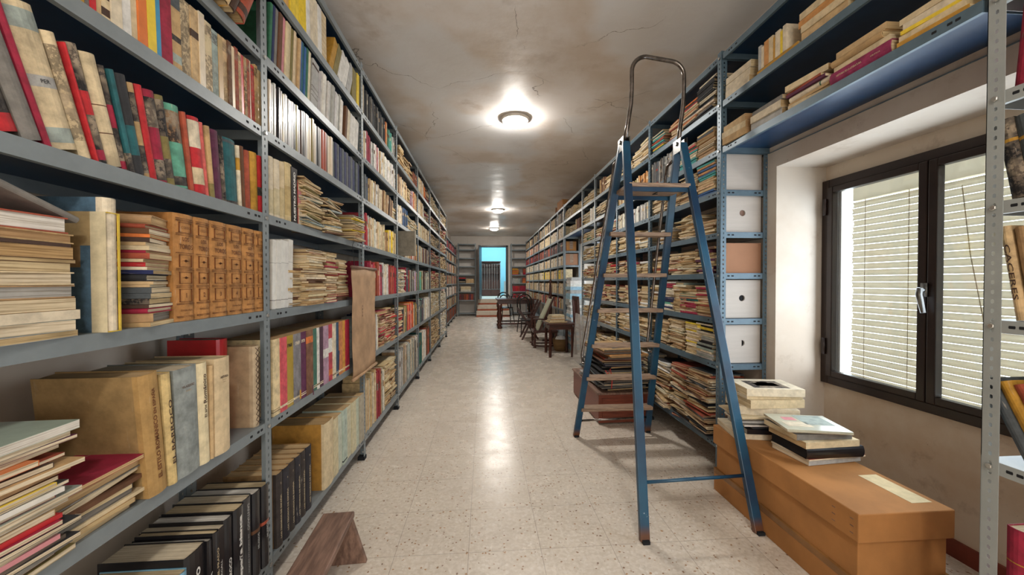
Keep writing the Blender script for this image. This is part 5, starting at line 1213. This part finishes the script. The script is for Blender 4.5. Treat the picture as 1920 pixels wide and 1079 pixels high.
free_pile(1.475, 1.915, .364, [('white thick paperback', 'ivory', .030, .29, .22, dict(dx=-.03)), ('black-covered book', 'black', .024, .28, .21, dict(fin='gloss', pg='silver')), ('dark grey thin book', 'charcoal', .010, .25, .19, dict(pg='grey')), ('white magazine', 'white', .008, .26, .2, dict(dx=-.02)),
   ('black-edged magazine', 'charcoal', .010, .26, .19, {}), ('grey magazine', 'silver', .010, .26, .2, dict(dx=-.025)), ('ivory magazine', 'ivory', .012, .27, .2, dict(dx=-.02)), ('thin cream magazine', 'cream', .008, .28, .2, dict(dx=-.035)),
   ('white-paged paperback with grey flap', 'ivory', .040, .28, .21, dict(yaw=-.2)), ('thick cream paperback', 'cream', .042, .28, .20, dict(pg='cream', yaw=.05)), ('yellowish thin paperback', 'cream', .016, .28, .20, dict(yaw=-.05)),
   ('white paperback with dark picture cover', 'ivory', .038, .28, .20, dict(pg='cream', yaw=.06, fin='paper', pic=[(.12, .8, .2, .82, 'marbled'), (.3, .6, .3, .7, 'umber'), (.5, .7, .4, .6, 'buff')]))], 'taller pile on the cardboard box', PI/2 - .12, jr=.1)
free_pile(1.52, 1.655, .365, [('white-paged paperback', 'silver', .020, .27, .19, dict(yaw=.1)), ('red and white folder', 'ivory', .006, .29, .2, dict(dx=.01, yaw=.05, pic=[(.0, .4, 0, 1, 'brick')])), ('thick black glossy box-like book', 'black', .048, .27, .21, dict(fin='gloss', pg='black', kind='hard')),
   ('cream paperback', 'cream', .028, .26, .205, dict(pg='buff', dx=-.02)), ('grey-covered cream paperback', 'grey', .024, .255, .20, dict(pg='cream', dx=-.02, yaw=-.05)), ('pale magazine', 'ivory', .009, .26, .205, dict(dx=-.035, yaw=-.22)),
   ('pale green-grey picture magazine on top', srgb('b5b6a4'), .010, .26, .205, dict(dx=-.035, yaw=-.24, fin='gloss', pic=[(.35, .95, .1, .55, 'faded'), (.2, .5, .5, .9, 'ivory'), (.6, .8, .6, .8, 'pink')]))], 'nearer pile on the cardboard box', PI/2 + .02, jr=.04)

# ------------------------------------------------------------------ low bench and hanging scroll
t = thing('low_bench', 'low brown wooden bench standing on the floor before the left shelves', 'bench', (-.59, 1.28, 0), math.radians(3))
mb = MB(); mb.box((-.066, -.36, .178), (.060, .36, .203)); bev(mb.build('bench_top', [M_WOODM], t), .004)
for s in (-1, 1):
    mb = MB(); mb.prism([(-.095, 0), (.115, 0), (.060, .178), (-.064, .178)], s * .335 - .011, s * .335 + .011, 'y'); bev(mb.build('leg', [M_WOODC if s < 0 else M_WOODM], t), .003)
t = thing('hanging_scroll', 'brown parchment scroll hanging from a shelf across two left bays', 'scroll', (-.765, 2.52, .595))
mb = MB(); n = 14; vs = []; fs = []
for j in range(n + 1):
    for i_ in range(9):
        yy = -.235 + .47 * i_ / 8 + (.004 * math.sin(j * 1.3) if i_ in (0, 8) else 0); zz = .66 * j / n
        vs.append((.0022 * math.sin(j * .8 + i_ * .5) - .003 * math.cos(i_ * .9), yy, zz))
for j in range(n):
    for i_ in range(8): k = j * 9 + i_; fs.append((k, k+1, k+10, k+9))
b0 = len(vs); vs2 = [(x - .0012, y, z) for x, y, z in vs]
mb.add(vs + vs2, fs + [(f[3] + b0, f[2] + b0, f[1] + b0, f[0] + b0) for f in fs] + [(i_, i_+b0, i_+b0+1, i_+1) for i_ in range(8)] + [(n*9+i_+1, n*9+i_+1+b0, n*9+i_+b0, n*9+i_) for i_ in range(8)])
smooth(mb.build('parchment', [M_KRAFT], t))
mb = MB(); mb.tube([(0, -.245, .665), (0, .245, .665)], .009); smooth(mb.build('top_rod', [M_WOODM], t))
mb = MB(); mb.tube([(0, -.245, 0), (0, .245, 0)], .010); smooth(mb.build('bottom_rod', [M_KRAFT], t))
mb = MB()
for k in range(4): mb.box((.0075, -.08 + .002 * (k % 2), .36 + .02 * k), (.0083, -.072 - .001 * (k % 2), .372 + .02 * k), 0)
mb.build('small_marks', [M_WOODM], t)
mb = MB(); mb.tube([(0, -.2, .668), (-.02, -.17, .80), (-.022, -.1, .845)], .0015, n=5); mb.build('hanging_string', [M_HOLE], t)

# ------------------------------------------------------------------ wooden chest with portfolios behind the ladder
t = thing('wooden_chest', 'low reddish wooden chest on the floor, portfolios piled on it', 'chest', (1.13, 3.48, 0))
mb = MB(); mb.box((-.20, -.44, .012), (.22, .44, .245)); bev(mb.build('body', [M_WOODC], t), .004)
mb = MB(); mb.box((-.212, -.452, .245), (.232, .452, .262)); bev(mb.build('chest_top', [M_WOODM], t), .003)
mb = MB(); mb.box((-.17, -.446, .04), (.19, -.438, .215)); dr = bev(mb.build('drawer', [M_WOODC], t), .003)
mb = MB(); mb.lathe([(.012, 0), (.012, .004), (.005, .008), (.009, .018), (.002, .022)], n=12); kb = mb.build('knob', [M_BLACK], dr); kb.rotation_euler = (PI/2, 0, 0); kb.location = (0, -.446, .13)
z = .2625
pcs = [('black portfolio', 'black'), ('grey portfolio', 'grey'), ('black portfolio', 'charcoal'), ('silver-grey portfolio', 'silver'), ('black portfolio', 'black'), ('dark brown portfolio', 'umber'), ('grey portfolio', 'slate'), ('slate portfolio', 'slate'), ('black portfolio', 'black'), ('grey cloth portfolio', 'silver'),
       ('black portfolio', 'black'), ('charcoal portfolio', 'charcoal'), ('tan-edged black portfolio', 'charcoal'), ('navy portfolio', 'navy'), ('black portfolio', 'black'), ('dark red-brown portfolio', 'brown'), ('rust brown portfolio', 'brick'), ('brown portfolio', 'brown'), ('orange-brown portfolio', 'amber'), ('brown portfolio', 'brown'), ('tan portfolio', 'tan'), ('pale blue folder', 'sky')]
for i, (d_, c) in enumerate(pcs):
    tt = random.uniform(.011, .018); H = random.uniform(.50, .62) if i < 9 else random.uniform(.40, .5); D = .40 if i < 9 else .34
    if i == len(pcs) - 1: H, D, tt = .24, .17, .008
    M = lay_matrix(1.15 + random.uniform(-.03, .03), (3.36 if i < 12 else 3.32) + random.uniform(-.03, .03), z, tt, H, D, random.uniform(-.12, .12) + (.0 if i % 3 else .1), 0, math.radians(0))
    mk_book(M, dict(t=tt, H=H, D=D, c=jit(PC[c], .05), kind='hard', fin='cloth', pg='buff' if i % 3 == 0 else 'grey'), 'pile on the wooden chest', d_, i, stack=True, cat='portfolio', name='portfolio'); z += tt + .001
mb = MB(); mb.tube([(.99, 3.05, .44), (1.0, 3.02, .42), (1.02, 3.02, .46), (1.03, 3.02, .41), (1.035, 3.018, .36), (1.03, 3.02, .30)], .0035, n=6)
tag(mb.build('ribbon', [simple('red_ribbon', srgb('c8302c'), .6)]), 'red ribbon dangling from the portfolios behind the ladder', 'ribbon')

# ------------------------------------------------------------------ old furniture down the aisle
def turned(h, r): return [(r*.9, 0), (r, h*.03), (r*1.15, h*.06), (r*.7, h*.10), (r*.75, h*.15), (r*1.05, h*.19), (r*.6, h*.24), (r*.7, h*.30), (r*1.0, h*.42), (r*.85, h*.55), (r*.6, h*.66), (r*1.05, h*.72), (r*.7, h*.77), (r*1.0, h*.83), (r*1.0, h)]
t = thing('writing_table', 'dark carved wooden table with turned legs near the end wall', 'table', (.80, 9.85, 0))
mb = MB(); mb.box((-.50, -.42, .715), (.50, .42, .745)); bev(mb.build('tabletop', [M_WOODD], t), .006)
mb = MB(); mb.box((-.45, -.37, .62), (.45, .37, .715)); mb.build('apron', [M_WOODD], t)
for sx in (-1, 1):
    for sy in (-1, 1): mb = MB(); mb.lathe(turned(.62, .058), (sx*.41, sy*.33, 0), 16); smooth(mb.build('leg', [M_WOODD], t))
mb = MB(); mb.box((-.41, -.345, .10), (.41, -.315, .14)); mb.box((-.41, .315, .10), (.41, .345, .14)); mb.box((-.425, -.33, .10), (-.395, .33, .14)); mb.box((.395, -.33, .10), (.425, .33, .14)); mb.build('stretcher', [M_WOODD], t)
mb = MB()
for k in range(5): mb.tube([(.58 + .1*k, 9.6 + .04*(k % 2), .747), (.62 + .1*k, 9.62, .84 + .01*(k % 3)), (.68 + .1*k, 9.6, .80), (.70 + .1*k, 9.63, .75)], .009, n=6)
mb.tube([(.55, 9.6, .752), (1.05, 9.63, .752)], .008, n=6); mb.tube([(.6, 9.58, .80), (1.0, 9.62, .86)], .008, n=6)
tag(mb.build('iron_rack', [M_BLACK]), 'black wrought-iron piece lying on the dark carved table', 'ironwork')
def bentwood(x, y, rz, label, seat=M_BLACK, grp='bentwood chairs by the table'):
    t = thing('bentwood_chair', label, 'chair', (x, y, 0), rz, grp)
    mb = MB(); mb.lathe([(.19, .43), (.20, .44), (.20, .455), (.185, .462)], n=24); smooth(mb.build('seat', [seat], t))
    for sx, sy in ((-1, -1), (1, -1), (-1, 1), (1, 1)):
        mb = MB(); mb.tube([(sx*.14, sy*.13, .44), (sx*.17, sy*.17, .2), (sx*.185, sy*.20, 0)], [.014, .013, .010], n=8); smooth(mb.build('leg', [M_BLACK], t))
    for nm, w, h in (('back_hoop', .175, .88), ('inner_hoop', .11, .80)):
        mb = MB(); P = [(-w, .17, .44)] + [(w * math.cos(math.radians(a)), .17 + .06, h - w + w * math.sin(math.radians(a))) for a in range(180, -1, -20)] + [(w, .17, .44)]
        mb.tube(P, .016, n=8); smooth(mb.build(nm, [M_BLACK], t))
    mb = MB(); mb.tube([(.15*math.cos(a*PI/8), .15*math.sin(a*PI/8), .22) for a in range(17)], .008, n=6); smooth(mb.build('ring_stretcher', [M_BLACK], t))
bentwood(.98, 8.72, math.radians(8), 'black bentwood chair in front of the table, its hoop back rising above it')
bentwood(.62, 10.75, math.radians(160), 'black bentwood chair behind the left end of the table')
# folding X-frame armchair
t = thing('folding_chair', 'dark red wooden folding chair with crossed slats beside the table', 'chair', (.92, 7.82, 0), math.radians(0))
for yy in (-.2, .2):
    mb = MB(); mb.bar((-.16, yy, 0), (.22, yy, .80), .026, .036); mb.build('back_rail', [M_WOODD], t)
    mb = MB(); mb.bar((.17, yy + .02, 0), (-.22, yy + .02, .62), .026, .036); mb.build('front_rail', [M_WOODD], t)
mb = MB(); mb.box((-.17, -.2, .38), (.17, .22, .405)); bev(mb.build('seat', [M_BLACK], t), .006)
for k in range(4): mb = MB(); mb.bar((.10 + .03*k, -.2, .52 + .065*k), (.10 + .03*k, .22, .52 + .065*k), .012, .04); mb.build('back_slat', [M_WOODD], t)
# reclining armchair with pale canvas
t = thing('reclining_armchair', 'dark wooden reclining chair with a pale green slanting canvas back', 'chair', (1.08, 6.85, 0))
mb = MB(); mb.box((-.22, -.20, .27), (.22, .20, .31)); bev(mb.build('seat', [M_WOODD], t), .006)
for sx, sy in ((-1, -1), (1, -1), (-1, 1), (1, 1)): mb = MB(); mb.lathe(turned(.27, .025), (sx*.19, sy*.17, 0), 12); smooth(mb.build('leg', [M_WOODD], t))
mb = MB()
for sy in (-1, 1): mb.tube([(-.24, sy*.17, .05), (-.1, sy*.17, .03), (.1, sy*.17, .03), (.24, sy*.17, .05)], .014, n=8)
mb.tube([(-.19, -.17, .06), (-.19, .17, .06)], .012, n=8); mb.build('stretcher', [M_WOODD], t)
M_CANV = simple('pale_canvas', srgb('a9aa92'), .8, 0, .15, 6)
mb = MB(); mb.bar((-.14, 0, .31), (.12, 0, .86), .36, .03); bev(mb.build('canvas_back', [M_CANV], t), .008)
for sy in (-1, 1):
    mb = MB(); mb.bar((-.12, sy*.20, .28), (.15, sy*.20, .90), .028, .03); mb.build('back_post', [M_WOODD], t)
    mb = MB(); mb.bar((-.22, sy*.215, .52), (.16, sy*.215, .50), .05, .022); mb.build('armrest', [M_WOODD], t)
    mb = MB(); mb.lathe(turned(.21, .018), (-.19, sy*.205, .31), 10); smooth(mb.build('arm_post', [M_WOODD], t))
# side table with books
t = thing('side_table', 'small dark side table with slim legs and books piled on it', 'table', (1.19, 6.02, 0))
mb = MB(); mb.box((-.23, -.26, .505), (.22, .26, .528)); bev(mb.build('tabletop', [M_WOODD], t), .004)
mb = MB(); mb.box((-.19, -.22, .43), (.18, .22, .505)); mb.build('apron', [M_WOODD], t)
for sx in (-1, 1):
    for sy in (-1, 1): mb = MB(); mb.bar((sx*.175, sy*.205, 0), (sx*.17, sy*.20, .47), .032, .032); mb.build('leg', [M_WOODD], t)
free_pile(1.14, 6.0, .529, [('tan folio', 'buff', .012, .30, .24, {}), ('cream book', 'cream', .022, .24, .17, {}), ('kraft-coloured book', 'kraft', .018, .24, .17, {}), ('ivory book', 'ivory', .02, .23, .16, {}), ('buff book', 'buff', .018, .22, .16, {}), ('cream top book', 'cream', .02, .21, .15, {})], 'pile on the small side table', PI/2 + .2)
# slat-back chair
t = thing('slat_back_chair', 'dark slat-backed wooden chair behind the small side table', 'chair', (1.64, 5.85, 0), math.radians(-90))
mb = MB(); mb.box((-.19, -.19, .43), (.19, .19, .455)); bev(mb.build('seat', [M_WOODD], t), .005)
for sx in (-1, 1):
    mb = MB(); mb.bar((sx*.17, .16, 0), (sx*.17, .16, .43), .03, .03); mb.build('leg', [M_WOODD], t)
    mb = MB(); mb.bar((sx*.17, -.17, 0), (sx*.16, -.22, .93), .03, .03); mb.build('leg', [M_WOODD], t)
for k in range(5): mb = MB(); mb.bar((-.11 + .055*k, -.175, .50), (-.10 + .05*k, -.215, .90), .022, .010, up=(0, 1, 0)); mb.build('back_slat', [M_WOODD], t)
mb = MB(); mb.box((-.175, -.235, .885), (.175, -.205, .945)); bev(mb.build('top_rail', [M_WOODD], t), .006)
t = thing('valet_post', 'tall dark turned wooden post standing behind the reclining chair', 'coat stand', (1.30, 7.42, 0))
mb = MB(); mb.lathe([(.028, 0), (.03, .3), (.022, .32), (.03, .36), (.03, .8), (.02, .84), (.032, .9), (.026, 1.1), (.018, 1.13), (.034, 1.17), (.02, 1.21), (.004, 1.225)], n=16); smooth(mb.build('pole', [M_WOODD], t))
mb = MB(); mb.box((-.16, -.02, 0), (.07, .02, .04)); mb.box((-.02, -.14, 0), (.02, .14, .04)); mb.build('base', [M_WOODD], t)
t = thing('wicker_basket', 'small straw basket with crumpled papers under the side table', 'basket', (1.30, 6.42, 0))
mb = MB(); mb.lathe([(.10, 0), (.12, .06), (.13, .13), (.135, .20), (.128, .20), (.12, .12), (.09, .012)], n=24); smooth(mb.build('basket_body', [simple('straw', srgb('8a6a40'), .8, 0, .4, 10, sc=(1, 1, 14), bmp=.5)], t))
mb = MB(); mb.lathe([(.08, .10), (.11, .17), (.07, .235), (.02, .25)], n=9); mb.build('papers', [M_PAPER], t)
t = thing('plastic_sheet', 'clear plastic panel leaning on edge beside the right shelves', 'panel', (1.33, 4.72, 0))
mb = MB(); mb.box((0, 0, 0), (.005, .95, .70), M=Matrix.Rotation(math.radians(4), 4, 'Y')); mb.build('sheet', [M_ACRYL], t)
# paper bundles in the second window niche
z = .001; random.seed(4); k = 0
for i in range(25):
    h = random.uniform(.038, .058); nm = random.choice(['white', 'white', 'pale blue', 'grey']) ; c = {'white': 'white', 'pale blue': srgb('8fb2c4'), 'grey': 'silver'}[nm]
    mb = MB(); a, b = random.uniform(-.012, .012), random.uniform(-.012, .012); mb.box((-.13, -.17, 0), (.13, .17, h), 2, jit(cc(c), .06)); mb.box((-.1315, -.01, -.0004), (.1315, .01, h + .0004), 2, jit(cc(c), .1))
    o = mb.build('paper_bundle', BOOKM); o.location = (1.545 + a, 6.33 + b, z); o.rotation_euler = (0, 0, random.uniform(-.05, .05)); z += h + .001
    enter(o, 'x', 'tall stack by the second window', nm + ' paper bundle', i, 'paper', True)
for (x, y, z, sx, sy, sz, rz, lab, m) in [(1.53, 7.0, 2.503, .13, .16, .16, .1, 'kraft cardboard box lying on top of the far right shelving', M_CARD), (1.53, 7.45, 2.503, .12, .12, .11, -.2, 'smaller tan box on top of far right shelving, beyond the kraft one', M_CARDP),
      (1.535, 6.70, 1.462, .115, .09, .20, 0, 'brown cardboard box showing in the end of the far right shelving', M_CARDP), (1.535, 6.70, 1.711, .09, .07, .17, 0, 'tan carton above the brown box in the far rack end', M_CARD)]:
    t = thing('storage_box', lab, 'box', (x, y, z), rz)
    mb = MB(); mb.box((-sx, -sy, 0), (sx, sy, sz)); bev(mb.build('body', [m], t), .003)
    mb = MB(); mb.box((-.03, -sy - .0006, sz * .2), (.03, sy + .0006, sz + .0006)); mb.build('packing_tape', [M_WOODL], t)
# room beyond the doorway
t = thing('bookcase', 'dark wooden bookcase in the blue room beyond the doorway', 'bookcase', (.28, 16.2, DZ0))
mb = MB()
mb.box((-.40, -.2, 0), (-.36, .2, 1.42)); mb.box((.36, -.2, 0), (.40, .2, 1.42)); mb.box((-.36, .17, 0), (.36, .2, 1.42)); mb.box((-.42, -.22, 1.42), (.42, .2, 1.46))
for k in range(5): mb.box((-.36, -.19, .05 + .3*k), (.36, .17, .07 + .3*k))
mb.build('carcass', [M_WOODD], t)
for k in range(2): mb = MB(); mb.box((-.355 + .36*k, -.215, .02), (-.005 + .36*k, -.2, .66)); bev(mb.build('door', [M_WOODD], t), .004)
t = thing('metal_bedstead', 'tubular metal bed end standing before the bookcase beyond', 'bed', (.22, 15.2, DZ0))
mb = MB(); mb.tube([(-.42, 0, 0), (-.42, 0, 1.3), (.42, 0, 1.3), (.42, 0, 0)], .014, n=8); mb.build('frame', [M_CHROME], t)
for k in range(7): mb = MB(); mb.tube([(-.3 + .1*k, 0, .3), (-.3 + .1*k, 0, 1.3)], .007, n=6); mb.build('rail', [M_CHROME], t)
mb = MB(); mb.tube([(-.42, 0, .3), (.42, 0, .3)], .01, n=6); mb.build('lower_bar', [M_CHROME], t)
t = thing('side_cabinet', 'small white cabinet at right in the room beyond the doorway', 'cabinet', (.98, 15.6, DZ0))
mb = MB(); mb.box((-.16, -.18, 0), (.16, .18, .62)); bev(mb.build('body', [M_WHITEB], t), .005)
mb = MB(); mb.box((-.15, -.188, .05), (.15, -.18, .58)); bev(mb.build('door', [M_WHITEB], t), .003)

# ------------------------------------------------------------------ labels
ORD = ['first', 'second', 'third', 'fourth', 'fifth', 'sixth', 'seventh', 'eighth', 'ninth', 'tenth', 'eleventh', 'twelfth', 'thirteenth', 'fourteenth', 'fifteenth', 'sixteenth', 'seventeenth', 'eighteenth', 'nineteenth', 'twentieth']
from collections import defaultdict
G = defaultdict(list)
for r in REG: G[(r['region'], r['desc'])].append(r)
for (reg, desc), rs in G.items():
    rs.sort(key=lambda r: r['order'] if not r['stack'] else -r['order'])
    right = rs[0]['o'].location.x > 1 and not rs[0]['stack']
    if right: rs.reverse()
    n = len(rs)
    for i, r in enumerate(rs):
        side = 'from the top' if r['stack'] else 'from the left'
        if n == 1: q = ''
        elif i == 0: q = 'topmost such' if r['stack'] else 'leftmost such'
        elif i == n - 1: q = 'lowest such' if r['stack'] else 'rightmost such'
        else: q = (ORD[i] if i < 20 else 'later') + ' such ' + side
        lab = desc + (', ' + q if q else '') + ', ' + reg
        o = r['o']; o['label'] = lab; o['category'] = r['cat']
        if r['stack'] or True: o['group'] = ('lying in the ' if r['stack'] else 'standing on the ') + reg
